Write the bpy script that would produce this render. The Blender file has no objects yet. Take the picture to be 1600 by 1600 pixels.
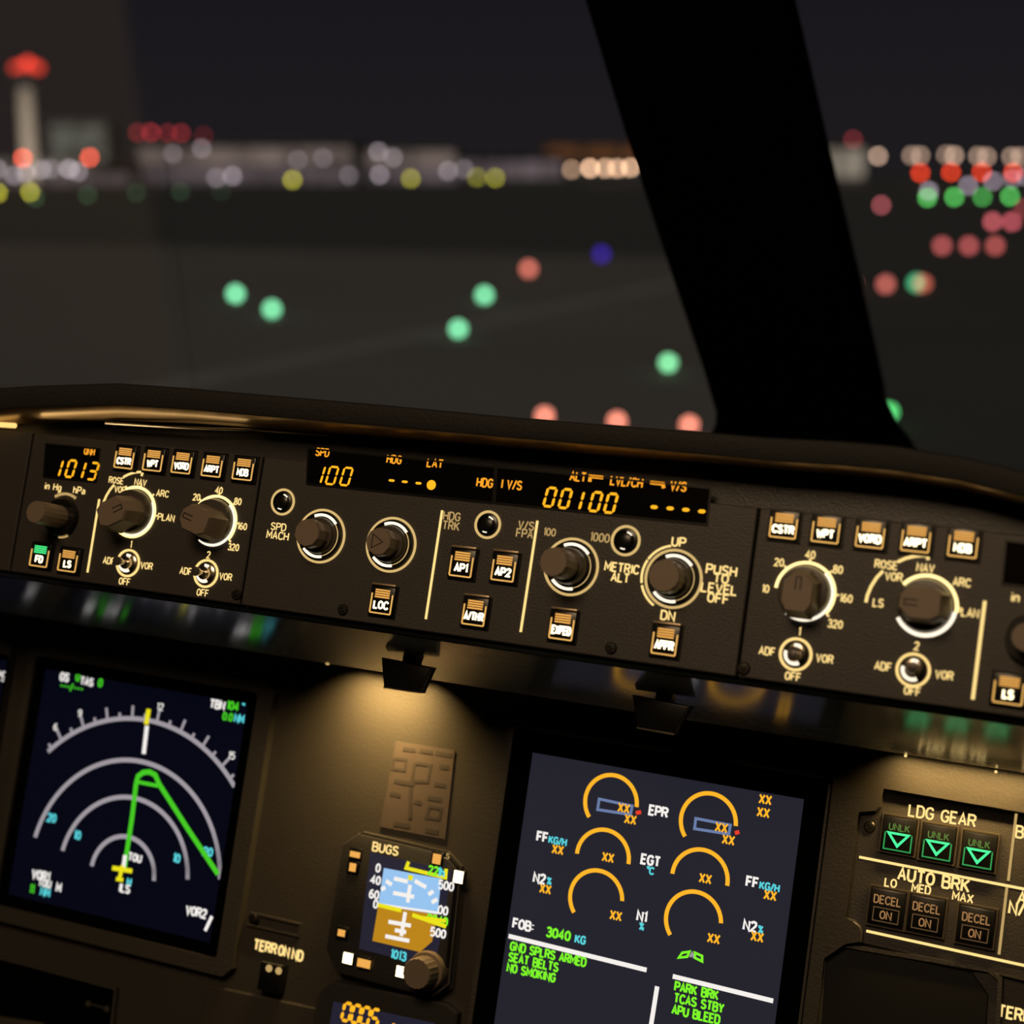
import bpy, bmesh, math, random
from mathutils import Matrix, Vector
random.seed(7)
S = bpy.context.scene
COL = S.collection

# ------------------------------------------------------------------ camera, world, light, exposure
F_PX = 2576.5                       # focal length in pixels of the 1600 px frame
def _rot(a, b, c):
    return Matrix.Rotation(c, 3, 'Z') @ Matrix.Rotation(b, 3, 'X') @ Matrix.Rotation(a, 3, 'Y')
# rows: camera right / image down / view direction, columns: panel right / panel down / into the panel
RC = _rot(0.4035941584553279, -0.08075997245436264, 0.14447134063636677)
CAM = Vector((0.34, 0.0, 1.25))
PITCH = math.atan((800 - 262) / F_PX)
zc = Vector((0, -math.cos(PITCH), -math.sin(PITCH)))          # world up in camera axes
nc = RC @ Vector((0, 0, 1))
yc = (nc - zc * nc.dot(zc)).normalized()                      # straight ahead, level
xc = yc.cross(zc) * 1.0
if xc.x < 0: xc = -xc
W = Matrix((xc, yc, zc))                                      # camera axes -> world
M = W @ RC                                                    # panel axes -> world
cam_d = bpy.data.cameras.new('camera'); cam = bpy.data.objects.new('camera', cam_d); COL.objects.link(cam)
right, up, back = W @ Vector((1, 0, 0)), W @ Vector((0, -1, 0)), W @ Vector((0, 0, -1))
cam.matrix_world = Matrix.Translation(CAM) @ Matrix((right, up, back)).transposed().to_4x4()
cam_d.sensor_fit = 'HORIZONTAL'; cam_d.sensor_width = 36.0; cam_d.lens = F_PX / 1600 * 36
cam_d.clip_start = 0.02; cam_d.clip_end = 5000
cam_d.dof.use_dof = True; cam_d.dof.focus_distance = 0.915
cam_d.dof.aperture_fstop = cam_d.lens / 1000 / 0.0112
S.camera = cam

wd = bpy.data.worlds.new('night_sky'); S.world = wd; wd.use_nodes = True
nt = wd.node_tree; nt.nodes.clear()
geo = nt.nodes.new('ShaderNodeTexCoord'); sep = nt.nodes.new('ShaderNodeSeparateXYZ')
ramp = nt.nodes.new('ShaderNodeValToRGB'); bg = nt.nodes.new('ShaderNodeBackground'); wo = nt.nodes.new('ShaderNodeOutputWorld')
nt.links.new(geo.outputs['Generated'], sep.inputs[0]); nt.links.new(sep.outputs['Z'], ramp.inputs[0])
nt.links.new(ramp.outputs[0], bg.inputs[0]); nt.links.new(bg.outputs[0], wo.inputs[0])
ramp.color_ramp.elements[0].position = 0.0; ramp.color_ramp.elements[0].color = (.0125, .0108, .0125, 1)
ramp.color_ramp.elements[1].position = 0.12; ramp.color_ramp.elements[1].color = (.0088, .0080, .0110, 1)
bg.inputs[1].default_value = 1.0

vs = S.view_settings
S.display_settings.display_device = 'sRGB'
vs.view_transform = 'Standard'; vs.look = 'None'; vs.gamma = 1.0; vs.exposure = 0.0; vs.use_curve_mapping = False

def lamp(name, kind, loc, energy, color, direction=(0, 0, -1), **kw):
    d = bpy.data.lights.new(name, kind); d.energy = energy; d.color = color
    for k, v in kw.items(): setattr(d, k, v)
    o = bpy.data.objects.new(name, d); COL.objects.link(o); o.location = loc
    o.rotation_euler = Vector(direction).to_track_quat('-Z', 'Y').to_euler()
    return o
DF, DM = 0.80, 0.927               # distance of the glareshield faceplates / main panel from the camera, along the panel normal
def ray(px, py):
    return RC.transposed() @ Vector(((px - 800) / F_PX, (py - 800) / F_PX, 1))
def pl(px, py, n):                  # pixel -> panel coordinates on the plane n
    r = ray(px, py); return Vector((r.x * n / r.z, r.y * n / r.z, n))
def pw(l, d, n): return CAM + M @ Vector((l, d, n))
def wpt(px, py, n): return CAM + M @ pl(px, py, n)
def dirw(l, d, n): return M @ Vector((l, d, n))

ground_fill = lamp('ground_fill_light', 'SUN', (0, -20, 40), 0.50, (1.0, .94, .84), (0.15, 0.55, -0.85), angle=0.05)  # dim sun without a visible source, added to brighten the airfield ground
cabin_fill = lamp('cabin_fill_light', 'AREA', CAM + Vector((-.3, -0.12, 0.76)), 8.0, (1.0, .69, .40), (-.02, .72, -.80), size=0.45)  # unseen area light, added as warm fill for the cockpit
def strip_light(px, py, length, energy, tilt=.30):            # linear flood lamp hidden behind the edge of the glareshield, shining down the panel
    o = lamp('panel_flood_light', 'AREA', wpt(px, py, DM - .017), energy, (1.0, .64, .22), shape='RECTANGLE', size=length, size_y=.004, spread=math.radians(112))
    z = -dirw(0, 1.0, tilt).normalized(); x = dirw(1, 0, 0); y = z.cross(x)
    o.matrix_world = Matrix.Translation(wpt(px, py, DM - .017)) @ Matrix((x, y, z)).transposed().to_4x4()
    return o
flood1 = strip_light(597, 1040, .050, 0.21)
flood2 = strip_light(1510, 1186, .075, 0.095)
lipl = lamp('lip_fill_light', 'AREA', wpt(215, 671, DF - .003), .0042, (1.0, .72, .36), dirw(0, -.75, -.65), shape='RECTANGLE', size=.14, size_y=.003)  # unseen area light added to brighten the underside of the lip

# ------------------------------------------------------------------ materials
def lin(c):
    f = lambda v: v / 12.92 if v <= .04045 else ((v + .055) / 1.055) ** 2.4
    return tuple(f(x / 255) for x in c)
MATS = {}
def mat(name, base, rough=.5, metal=0.0, spec=.5, bump=0.0, bscale=400.0, var=0.0, vscale=30.0):
    m = bpy.data.materials.new(name); m.use_nodes = True; n = m.node_tree.nodes; L = m.node_tree.links
    b = n['Principled BSDF']; b.inputs['Base Color'].default_value = (*base, 1); b.inputs['Roughness'].default_value = rough
    b.inputs['Metallic'].default_value = metal; b.inputs['Specular IOR Level'].default_value = spec
    tc = n.new('ShaderNodeTexCoord')
    if bump:
        nz = n.new('ShaderNodeTexNoise'); nz.inputs['Scale'].default_value = bscale; nz.inputs['Detail'].default_value = 3
        bp = n.new('ShaderNodeBump'); bp.inputs['Strength'].default_value = bump; bp.inputs['Distance'].default_value = .001
        L.new(tc.outputs['Object'], nz.inputs['Vector']); L.new(nz.outputs['Fac'], bp.inputs['Height']); L.new(bp.outputs[0], b.inputs['Normal'])
    if var:
        nz = n.new('ShaderNodeTexNoise'); nz.inputs['Scale'].default_value = vscale; nz.inputs['Detail'].default_value = 4
        mx = n.new('ShaderNodeMixRGB'); mx.inputs[1].default_value = (*[c * (1 - var) for c in base], 1); mx.inputs[2].default_value = (*[c * (1 + var) for c in base], 1)
        L.new(tc.outputs['Object'], nz.inputs['Vector']); L.new(nz.outputs['Fac'], mx.inputs[0]); L.new(mx.outputs[0], b.inputs['Base Color'])
    MATS[name] = m; return m
def emit(name, rgb, strength=1.0, sample=False, base=None):
    m = bpy.data.materials.new(name); m.use_nodes = True
    b = m.node_tree.nodes['Principled BSDF']
    c = lin(rgb); b.inputs['Base Color'].default_value = (*(base or (.02, .02, .02)), 1)
    b.inputs['Emission Color'].default_value = (*c, 1); b.inputs['Emission Strength'].default_value = strength
    b.inputs['Roughness'].default_value = .35; b.inputs['Specular IOR Level'].default_value = .2
    if not sample: m.cycles.emission_sampling = 'NONE'
    MATS[name] = m; return m

FACE = mat('faceplate_paint', (.040, .036, .033), .5, bump=.25, bscale=900, var=.08, vscale=60)
SHELL = mat('main_panel_paint', (.046, .041, .035), .42, bump=.16, bscale=520, var=.10, vscale=25)
BEZEL = mat('bezel_paint', (.030, .029, .028), .42, bump=.2, bscale=800)
LEATHER = mat('hood_cover', (.008, .0078, .0078), .75, bump=.4, bscale=600)
GLOSS = mat('glossy_underside', (.42, .42, .44), .15, metal=.55, bump=.03, bscale=160); GLOSS.node_tree.nodes['Principled BSDF'].inputs['IOR'].default_value = 1.6
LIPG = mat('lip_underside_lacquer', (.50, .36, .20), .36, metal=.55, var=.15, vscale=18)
BLACK = mat('black_plastic', (.006, .006, .006), .3)
MATTE = mat('matte_black_trim', (.0012, .0012, .0012), .9, spec=.02)
KNOB = mat('knob_plastic', (.20, .155, .115), .42, var=.06, vscale=200)
KNOBD = mat('knob_dark_plastic', (.06, .05, .042), .35)
GROOVE = mat('groove_paint', (.008, .007, .006), .6)
CHROME = mat('polished_metal', (.62, .56, .48), .22, metal=1.0)
STEEL = mat('dark_steel', (.05, .047, .044), .35, metal=.8)
PAPER = mat('faded_placard', (.062, .046, .040), .7, var=.12, vscale=90)
PRINT = mat('placard_print', (.034, .027, .024), .7)
GLASSB = mat('display_glass', (.004, .0035, .003), .12, spec=.5)
WARM = emit('backlit_legend', (255, 218, 138), 1.15)
WARMD = emit('backlit_legend_dim', (215, 178, 112), .75)
WARMB = emit('backlit_button_legend', (255, 236, 190), 3.2)
BARS = emit('button_light_bar', (240, 172, 82), 1.0)
BORDER = emit('button_border_light', (250, 190, 100), .9)
RING = emit('knob_ring_light', (255, 226, 150), 1.7, sample=True)
RINGD = emit('knob_ring_dim', (222, 186, 118), .95)
RINGW = emit('knob_light_and_highlight', (255, 240, 215), 1.3)  # skirt light of the selectors, also highlights painted on nuts, collars and buttons
AMBER = emit('amber_digits', (255, 178, 30), 1.15)
AMBERL = emit('amber_legend', (255, 165, 40), 1.0)
GHOST = emit('ghost_segment', (52, 26, 8), .8)
GREENB = emit('green_bar', (70, 235, 130), 1.2)
GRN = emit('display_green', (70, 205, 35), .95)
LIME = emit('display_lime', (125, 245, 40), 1.0)
CYAN = emit('display_cyan', (90, 215, 225), .95)
WHT = emit('display_white', (245, 240, 235), 1.0)
GRY = emit('display_grey', (165, 158, 165), .9)
YEL = emit('display_yellow', (235, 225, 25), 1.0)
ORG = emit('display_amber', (255, 182, 40), 1.0)
BLU = emit('display_slate', (110, 130, 175), .9)
RED = emit('display_red', (235, 60, 40), 1.0)
SCR_E = emit('engine_screen', (35, 35, 45), 1.0, sample=True, base=(.006, .006, .007))
SCR_N = emit('map_screen', (4, 6, 19), 1.0, base=(.003, .003, .004))
SCR_S = emit('attitude_screen', (30, 30, 48), 1.0)
SKYB = emit('attitude_sky', (150, 196, 240), 1.0, sample=True)
EARTH = emit('attitude_ground', (186, 132, 24), 1.0, sample=True)
GTRI = emit('gear_green', (60, 240, 150), 1.15)
GTRD = emit('gear_green_dim', (20, 150, 75), 1.0)
UNLK = emit('unlit_green_legend', (78, 122, 52), 1.0)
UNLA = emit('unlit_amber_legend', (168, 122, 76), .85)
SCR_B = mat('blank_screen', (.012, .012, .012), .35)

# ------------------------------------------------------------------ mesh helpers
def shade(me, ang=35):
    for p in me.polygons: p.use_smooth = True
    me.set_sharp_from_angle(angle=math.radians(ang))
def mesh(name, bm, m, ang=35):
    bmesh.ops.recalc_face_normals(bm, faces=bm.faces[:])
    me = bpy.data.meshes.new(name); bm.to_mesh(me); bm.free()
    me.materials.append(m); shade(me, ang); return me
def link(name, me, parent=None, loc=(0, 0, 0), rz=0.0):
    o = bpy.data.objects.new(name, me); COL.objects.link(o)
    o.parent = parent; o.location = loc; o.rotation_euler = (0, 0, rz); return o
def obj(name, bm, m, parent=None, loc=(0, 0, 0), rz=0.0, ang=35):
    return link(name, mesh(name, bm, m, ang), parent, loc, rz)
def tag(o, label=None, cat=None, group=None, kind=None):
    if label: o['label'] = label
    if cat: o['category'] = cat
    if group: o['group'] = group
    if kind: o['kind'] = kind
    return o
def B(): return bmesh.new()
def box(bm, x0, x1, y0, y1, z0, z1, bev=0.0, seg=2):
    r = bmesh.ops.create_cube(bm, size=1.0)
    vs_ = r['verts']
    for v in vs_: v.co = Vector(((x0 + x1) / 2 + v.co.x * (x1 - x0), (y0 + y1) / 2 + v.co.y * (y1 - y0), (z0 + z1) / 2 + v.co.z * (z1 - z0)))
    if bev:
        ed = list({e for v in vs_ for e in v.link_edges})
        bmesh.ops.bevel(bm, geom=ed, offset=bev, segments=seg, affect='EDGES', profile=.5)
    return bm
def prism(bm, pts, z0, z1, bev=0.0, seg=2):
    n = len(pts)
    lo = [bm.verts.new((p[0], p[1], z0)) for p in pts]; hi = [bm.verts.new((p[0], p[1], z1)) for p in pts]
    bm.faces.new(lo[::-1]); top = bm.faces.new(hi)
    for i in range(n): bm.faces.new((lo[i], lo[(i + 1) % n], hi[(i + 1) % n], hi[i]))
    if bev: bmesh.ops.bevel(bm, geom=list(top.edges), offset=bev, segments=seg, affect='EDGES', profile=.5)
    return bm
def lathe(bm, prof, seg=32, c=(0, 0)):
    rings = []
    for r, z in prof:
        if r < 1e-6: rings.append([bm.verts.new((c[0], c[1], z))])
        else: rings.append([bm.verts.new((c[0] + r * math.cos(2 * math.pi * i / seg), c[1] + r * math.sin(2 * math.pi * i / seg), z)) for i in range(seg)])
    for a, b in zip(rings[:-1], rings[1:]):
        for i in range(seg):
            j = (i + 1) % seg
            if len(a) == 1 and len(b) == 1: continue
            if len(a) == 1: bm.faces.new((a[0], b[i], b[j]))
            elif len(b) == 1: bm.faces.new((a[i], a[j], b[0]))
            else: bm.faces.new((a[i], a[j], b[j], b[i]))
    return bm
def arc(bm, r0, r1, a0, a1, z0, z1, seg=32, c=(0, 0)):
    """annular solid, angles in degrees clockwise from up"""
    full = abs(a1 - a0) >= 359.9
    n = seg if full else seg + 1
    R_ = []
    for i in range(n):
        a = math.radians(90 - (a0 + (a1 - a0) * i / seg)); ca, sa = math.cos(a), math.sin(a)
        R_.append([bm.verts.new((c[0] + r * ca, c[1] + r * sa, z)) for r, z in ((r0, z0), (r1, z0), (r1, z1), (r0, z1))])
    for i in range(n if full else n - 1):
        a, b = R_[i], R_[(i + 1) % n]
        for k in range(4): bm.faces.new((a[k], a[(k + 1) % 4], b[(k + 1) % 4], b[k]))
    if not full: bm.faces.new(R_[0]); bm.faces.new(R_[-1][::-1])
    return bm
def stroke(bm, pts, w, z0, z1, closed=False, cap=True):
    n = len(pts); P = [Vector((p[0], p[1])) for p in pts]; Lf, Rt = [], []
    for i in range(n):
        a = P[i - 1] if (i > 0 or closed) else None; b = P[(i + 1) % n] if (i < n - 1 or closed) else None
        t1 = (P[i] - a).normalized() if a is not None else (b - P[i]).normalized()
        t2 = (b - P[i]).normalized() if b is not None else t1
        n1 = Vector((-t1.y, t1.x)); n2 = Vector((-t2.y, t2.x)); mv = n1 + n2
        mv = n1 if mv.length < 1e-6 else mv.normalized(); k = min(2.0, 1 / max(.3, mv.dot(n1)))
        Lf.append(P[i] + mv * w / 2 * k); Rt.append(P[i] - mv * w / 2 * k)
    V = [[bm.verts.new((*q, z)) for q, z in ((Lf[i], z0), (Rt[i], z0), (Rt[i], z1), (Lf[i], z1))] for i in range(n)]
    for i in range(n if closed else n - 1):
        a, b = V[i], V[(i + 1) % n]
        for k in range(4): bm.faces.new((a[k], a[(k + 1) % 4], b[(k + 1) % 4], b[k]))
    if not closed: bm.faces.new(V[0]); bm.faces.new(V[-1][::-1])
    return bm
def disc(bm, x, y, r, z0, z1, seg=14): return lathe(bm, [(0, z0), (r, z0), (r, z1), (0, z1)], seg, (x, y))

# single stroke panel lettering on a 4 x 6 grid
GLY = {'A': ((0, 0, 2, 6, 4, 0), (.7, 2, 3.3, 2)), 'B': ((0, 0, 0, 6, 2.7, 6, 3.6, 5.4, 3.6, 3.9, 2.7, 3.2, 0, 3.2), (2.7, 3.2, 4, 2.5, 4, .7, 3, 0, 0, 0)),
 'C': ((4, 4.7, 3.3, 5.7, 2.1, 6, .8, 5.5, 0, 4.1, 0, 1.9, .8, .5, 2.1, 0, 3.3, .3, 4, 1.3),), 'D': ((0, 0, 0, 6, 2.4, 6, 3.6, 5.2, 4, 4, 4, 2, 3.6, .8, 2.4, 0, 0, 0),),
 'E': ((3.5, 6, 0, 6, 0, 0, 3.5, 0), (0, 3.1, 3, 3.1)), 'F': ((3.5, 6, 0, 6, 0, 0), (0, 3.1, 3, 3.1)), 'G': ((4, 4.7, 3.3, 5.7, 2.1, 6, .8, 5.5, 0, 4.1, 0, 1.9, .8, .5, 2.1, 0, 3.4, .4, 4, 1.3, 4, 2.8, 2.3, 2.8),),
 'H': ((0, 0, 0, 6), (4, 0, 4, 6), (0, 3.1, 4, 3.1)), 'I': ((.4, 0, .4, 6),), 'J': ((3, 6, 3, 1.2, 2, 0, .8, 0, 0, 1),), 'K': ((0, 0, 0, 6), (3.8, 6, 0, 2.4), (1.3, 3.5, 4, 0)), 'L': ((0, 6, 0, 0, 3.4, 0),),
 'M': ((0, 0, 0, 6, 2.3, 2, 4.6, 6, 4.6, 0),), 'N': ((0, 0, 0, 6, 4, 0, 4, 6),), 'O': ((2, 0, .6, .7, 0, 2, 0, 4, .6, 5.3, 2, 6, 3.4, 5.3, 4, 4, 4, 2, 3.4, .7, 2, 0),), 'P': ((0, 0, 0, 6, 2.8, 6, 3.8, 5.3, 3.8, 3.6, 2.8, 2.9, 0, 2.9),),
 'Q': ((2, 0, .6, .7, 0, 2, 0, 4, .6, 5.3, 2, 6, 3.4, 5.3, 4, 4, 4, 2, 3.4, .7, 2, 0), (2.5, 1.6, 4.1, -.3)), 'R': ((0, 0, 0, 6, 2.8, 6, 3.8, 5.3, 3.8, 3.8, 2.8, 3.1, 0, 3.1), (2.2, 3.1, 4, 0)),
 'S': ((3.8, 5, 3, 5.8, 2, 6, .8, 5.7, .1, 4.8, .5, 3.7, 2, 3.1, 3.5, 2.5, 4, 1.4, 3.3, .3, 2, 0, .8, .3, 0, 1.1),), 'T': ((0, 6, 4, 6), (2, 6, 2, 0)), 'U': ((0, 6, 0, 1.6, .8, .3, 2, 0, 3.2, .3, 4, 1.6, 4, 6),), 'V': ((0, 6, 2, 0, 4, 6),),
 'W': ((0, 6, 1.2, 0, 2.5, 4.4, 3.8, 0, 5, 6),), 'X': ((0, 0, 4, 6), (0, 6, 4, 0)), 'Y': ((0, 6, 2, 3, 4, 6), (2, 3, 2, 0)), 'Z': ((0, 6, 4, 6, 0, 0, 4, 0),),
 '0': ((1.9, 0, .6, .7, .1, 2, .1, 4, .6, 5.3, 1.9, 6, 3.2, 5.3, 3.7, 4, 3.7, 2, 3.2, .7, 1.9, 0),), '1': ((.4, 5, 1.4, 6, 1.4, 0),), '2': ((.1, 4.7, .7, 5.7, 2, 6, 3.3, 5.5, 3.6, 4.3, 3, 3.1, 0, 0, 3.8, 0),),
 '3': ((.2, 5.2, 1.2, 6, 2.6, 6, 3.5, 5.2, 3.5, 4, 2.6, 3.2, 1.4, 3.2), (2.6, 3.2, 3.8, 2.3, 3.8, .9, 2.8, 0, 1.2, 0, .1, .9)), '4': ((2.8, 0, 2.8, 6, 0, 1.8, 3.9, 1.8),), '5': ((3.5, 6, .5, 6, .2, 3.3, 1.5, 3.8, 2.9, 3.5, 3.8, 2.3, 3.6, .9, 2.5, 0, 1.1, 0, .1, .8),),
 '6': ((3.2, 5.6, 2.2, 6, 1, 5.4, .2, 3.6, .1, 1.8, .7, .5, 1.9, 0, 3.2, .5, 3.8, 1.8, 3.2, 3.1, 2, 3.6, .8, 3.2, .2, 2.3),), '8': ((2, 3.2, .6, 3.9, .4, 5, 1.2, 6, 2.8, 6, 3.6, 5, 3.4, 3.9, 2, 3.2, .3, 2.3, .1, 1, 1.1, 0, 2.9, 0, 3.9, 1, 3.7, 2.3, 2, 3.2),),
 '9': ((.7, .4, 1.7, 0, 2.9, .6, 3.7, 2.4, 3.8, 4.2, 3.2, 5.5, 2, 6, .7, 5.5, .1, 4.2, .7, 2.9, 1.9, 2.4, 3.1, 2.8, 3.7, 3.7),), '7': ((.1, 6, 3.8, 6, 1.4, 0),),
 '/': ((0, -.3, 2.6, 6.3),), ':': ((.4, 1.2, .4, 1.9), (.4, 3.9, .4, 4.6)), '-': ((.2, 3, 2.8, 3),), '.': ((.4, 0, .4, .6),), '%': ((.3, 0, 3.7, 6), (.2, 4.3, .2, 5.6, 1.3, 5.6, 1.3, 4.3, .2, 4.3), (2.7, .4, 2.7, 1.7, 3.8, 1.7, 3.8, .4, 2.7, .4)),
 '°': ((.2, 4.6, .2, 6, 1.5, 6, 1.5, 4.6, .2, 4.6),), ' ': (), 'i': ((.4, 0, .4, 4), (.4, 5.2, .4, 5.9)), 'n': ((0, 0, 0, 4), (0, 3, 1, 3.9, 2.2, 4, 3, 3.2, 3, 0)), 'h': ((0, 0, 0, 6), (0, 3, 1, 3.9, 2.2, 4, 3, 3.2, 3, 0)),
 'a': ((.4, 3.6, 1.4, 4, 2.4, 3.8, 3, 3, 3, 0), (3, 2.3, 1.2, 2.3, .1, 1.7, .1, .6, 1, 0, 2.2, .2, 3, 1)), 'g': ((3, 4, 3, -.8, 2.2, -1.6, .8, -1.6, .2, -1.1), (3, 3, 2.2, 4, .9, 3.9, .1, 2.9, .1, 1.1, .9, .1, 2.2, .1, 3, 1))}
_txt = {}
def text_mesh(s, h, weight=0.0, squeeze=1.0, depth=.00012, spacing=1.0):
    key = (s, round(h, 5), weight, squeeze, spacing)
    if key in _txt: return _txt[key]
    k = h / 6; sw = h * (.145 + weight * 1.8); x = 0.0; b = bmesh.new(); kx = k * squeeze
    for ch in s:
        g = GLY.get(ch, ()); wd_ = 2.2
        if g:
            wd_ = max(max(p[::2]) for p in g)
            for p in g: stroke(b, [((x + p[i]) * kx, (p[i + 1] - 3) * k) for i in range(0, len(p), 2)], sw, 0, depth)
        x += wd_ + 1.55 * spacing
    me = bpy.data.meshes.new('lettering'); bmesh.ops.recalc_face_normals(b, faces=b.faces[:]); b.to_mesh(me); b.free()
    c = (x - 1.55 * spacing) * kx / 2
    for v in me.vertices: v.co.x -= c
    _txt[key] = me; return me
def text(parent, s, xy, h, m, z=0.0002, weight=.012, squeeze=1.0, name='legend', rz=0.0, label=None, spacing=1.0):
    me = text_mesh(s, h, weight, squeeze, spacing=spacing)
    if me.materials and me.materials[0] != m: me = me.copy(); me.materials.clear()
    if not me.materials: me.materials.append(m)
    o = link(name, me, parent, (xy[0], xy[1], z), rz)
    if label: o['label'] = label
    return o
SEG = {'0': 'abcdef', '1': 'bc', '2': 'abged', '3': 'abgcd', '5': 'afgcd', '8': 'abcdefg', '-': 'g', '4': 'fgbc'}
def seven(bm, ch, w, h, t, slant=.12, z0=0.0, z1=.0002):
    g = t * .16; hw, hh = w / 2, h / 2
    E = {'a': ((-hw, hh), (hw, hh)), 'd': ((-hw, -hh), (hw, -hh)), 'g': ((-hw, 0), (hw, 0)), 'f': ((-hw, hh), (-hw, 0)), 'b': ((hw, hh), (hw, 0)), 'e': ((-hw, 0), (-hw, -hh)), 'c': ((hw, 0), (hw, -hh))}
    for s in SEG.get(ch, ''):
        (x0, y0), (x1, y1) = E[s]; d = Vector((x1 - x0, y1 - y0)).normalized(); n = Vector((-d.y, d.x)) * t / 2
        a = Vector((x0, y0)) + d * g; b = Vector((x1, y1)) - d * g
        pts = [a, a + d * t / 2 + n, b - d * t / 2 + n, b, b - d * t / 2 - n, a + d * t / 2 - n]
        prism(bm, [(p.x + p.y * slant, p.y) for p in pts], z0, z1)
    return bm

class Unit:
    """a thing fixed on the panel: an Empty whose x is right, y is up the panel, z points out at the pilot"""
    def __init__(self, name, label, cat, px, py, n, group=None):
        self.o = bpy.data.objects.new(name, None); COL.objects.link(self.o)
        self.o.empty_display_size = .01
        self.c = pl(px, py, n); self.n = n
        rot = Matrix((M @ Vector((1, 0, 0)), M @ Vector((0, -1, 0)), M @ Vector((0, 0, -1)))).transposed()
        self.o.matrix_world = Matrix.Translation(pw(*self.c)) @ rot.to_4x4()
        tag(self.o, label, cat, group)
    def p(self, px, py, z=0.0):
        q = pl(px, py, self.n - z); return (q.x - self.c.x, -(q.y - self.c.y))
    def poly(self, pts, z=0.0): return [self.p(x, y, z) for x, y in pts]
    def text(self, s, px, py, h, m=None, **k): return text(self.o, s, self.p(px, py), h, m or WARM, **k)
def sub(o, local): return (local[0] - o.location.x, local[1] - o.location.y)
def zoom(x0, y0, k): return lambda x, y: (x0 + x * k, y0 + y * k)

# ------------------------------------------------------------------ small instrument makers (shared meshes)
MM = .001
def button_meshes(w, h):
    a = box(B(), -w / 2, w / 2, -h / 2, h / 2, -.002, .0030, .0006)
    arc_ = B()
    iw, ih = w * .43, h * .44
    stroke(arc_, [(-iw, ih * .55), (-iw, -ih * .93), (-iw * .93, -ih), (iw * .93, -ih), (iw, -ih * .93), (iw, ih * .55)], .00075, .0030, .0033)
    b = B()
    for k in range(4):
        y = h * (.37 - k * .082); box(b, -w * .30, w * .30, y - h * .027, y + h * .027, .0030, .00335)
    rim = stroke(B(), [(-w * .53, -h * .53), (w * .53, -h * .53), (w * .53, h * .53), (-w * .53, h * .53)], .0009, 0, .0012, closed=True)
    return mesh('button_cap', a, BLACK), mesh('border_light', arc_, BORDER), mesh('light_bar', b, BARS), mesh('button_rim', rim, BLACK)
BUT = {}
def push_button(u, px, py, legend, w=15.0, h=14.5, bar=None, edge=False, bright=None, lw=.8):
    key = (w, h)
    if key not in BUT: BUT[key] = button_meshes(w * MM, h * MM)
    cap, bor, bars, rim = BUT[key]
    x, y = u.p(px, py, .003)
    o = link('push_button', cap, u.o, (x, y, 0))
    link('border_light', bor, o); 
    lb = bars
    if bar: lb = bars.copy(); lb.materials[0] = bar
    link('light_bar', lb, o); link('button_rim', rim, o)
    if edge:
        e = box(B(), -w * .5 * MM, w * .5 * MM, h * .53 * MM, h * .60 * MM, .001, .0034, .0002); obj('guard_edge', e, EDGE, o)
    hh = h * .25 * MM
    t = text(o, legend, (0, -h * .15 * MM), hh, bright or WARMB, z=.0030, weight=.05, squeeze=lw)
    return o
EDGE = mat('button_guard_metal', (.55, .42, .26), .35, metal=.7)

def light_ring(parent, r, w, a0, a1, m, z=.0004, name='light_ring', h=.0005, seg=40):
    return obj(name, arc(B(), r - w / 2, r + w / 2, a0, a1, 0, h, seg), m, parent, (0, 0, z))

def selector_knob(u, px, py, point, h=.021, r=.0125, off=(0, 0)):
    """rotary selector: round skirt, faceted bar grip with a pointer groove"""
    x, y = u.p(px, py)
    o = obj('selector_knob', lathe(B(), [(0, 0), (r, 0), (r, .003), (r * .93, .006), (r * .6, .0065), (0, .0065)], 40), KNOBD, u.o, (x, y, 0))
    g = B(); L_ = r * .92; wd_ = r * .60
    lo = [(-L_, -wd_ * .75), (-L_ * .55, -wd_ * 1.15), (L_ * .55, -wd_ * 1.15), (L_, -wd_ * .45), (L_, wd_ * .45), (L_ * .55, wd_ * 1.15), (-L_ * .55, wd_ * 1.15), (-L_, wd_ * .75)]
    hi = [(a * .80, b * .86) for a, b in lo]
    v0 = [g.verts.new((*p, .0055)) for p in lo]; v1 = [g.verts.new((*p, h - .0012)) for p in hi]; v2 = [g.verts.new((p[0] * .93, p[1] * .90, h)) for p in hi]
    n = len(lo)
    for a, b in ((v0, v1), (v1, v2)):
        for i in range(n): g.faces.new((a[i], a[(i + 1) % n], b[(i + 1) % n], b[i]))
    g.faces.new(v2); g.faces.new(v0[::-1])
    grip = obj('grip', g, KNOB, o, (off[0], off[1], 0), math.radians(90 - point), ang=20)
    obj('pointer_groove', stroke(B(), [(L_ * .10, -wd_ * .16), (L_ * .62, -wd_ * .16), (L_ * .62, wd_ * .16), (L_ * .10, wd_ * .16)], .0006, 0, .00015), GROOVE, o, (off[0], off[1], h), math.radians(90 - point))
    return o
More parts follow.
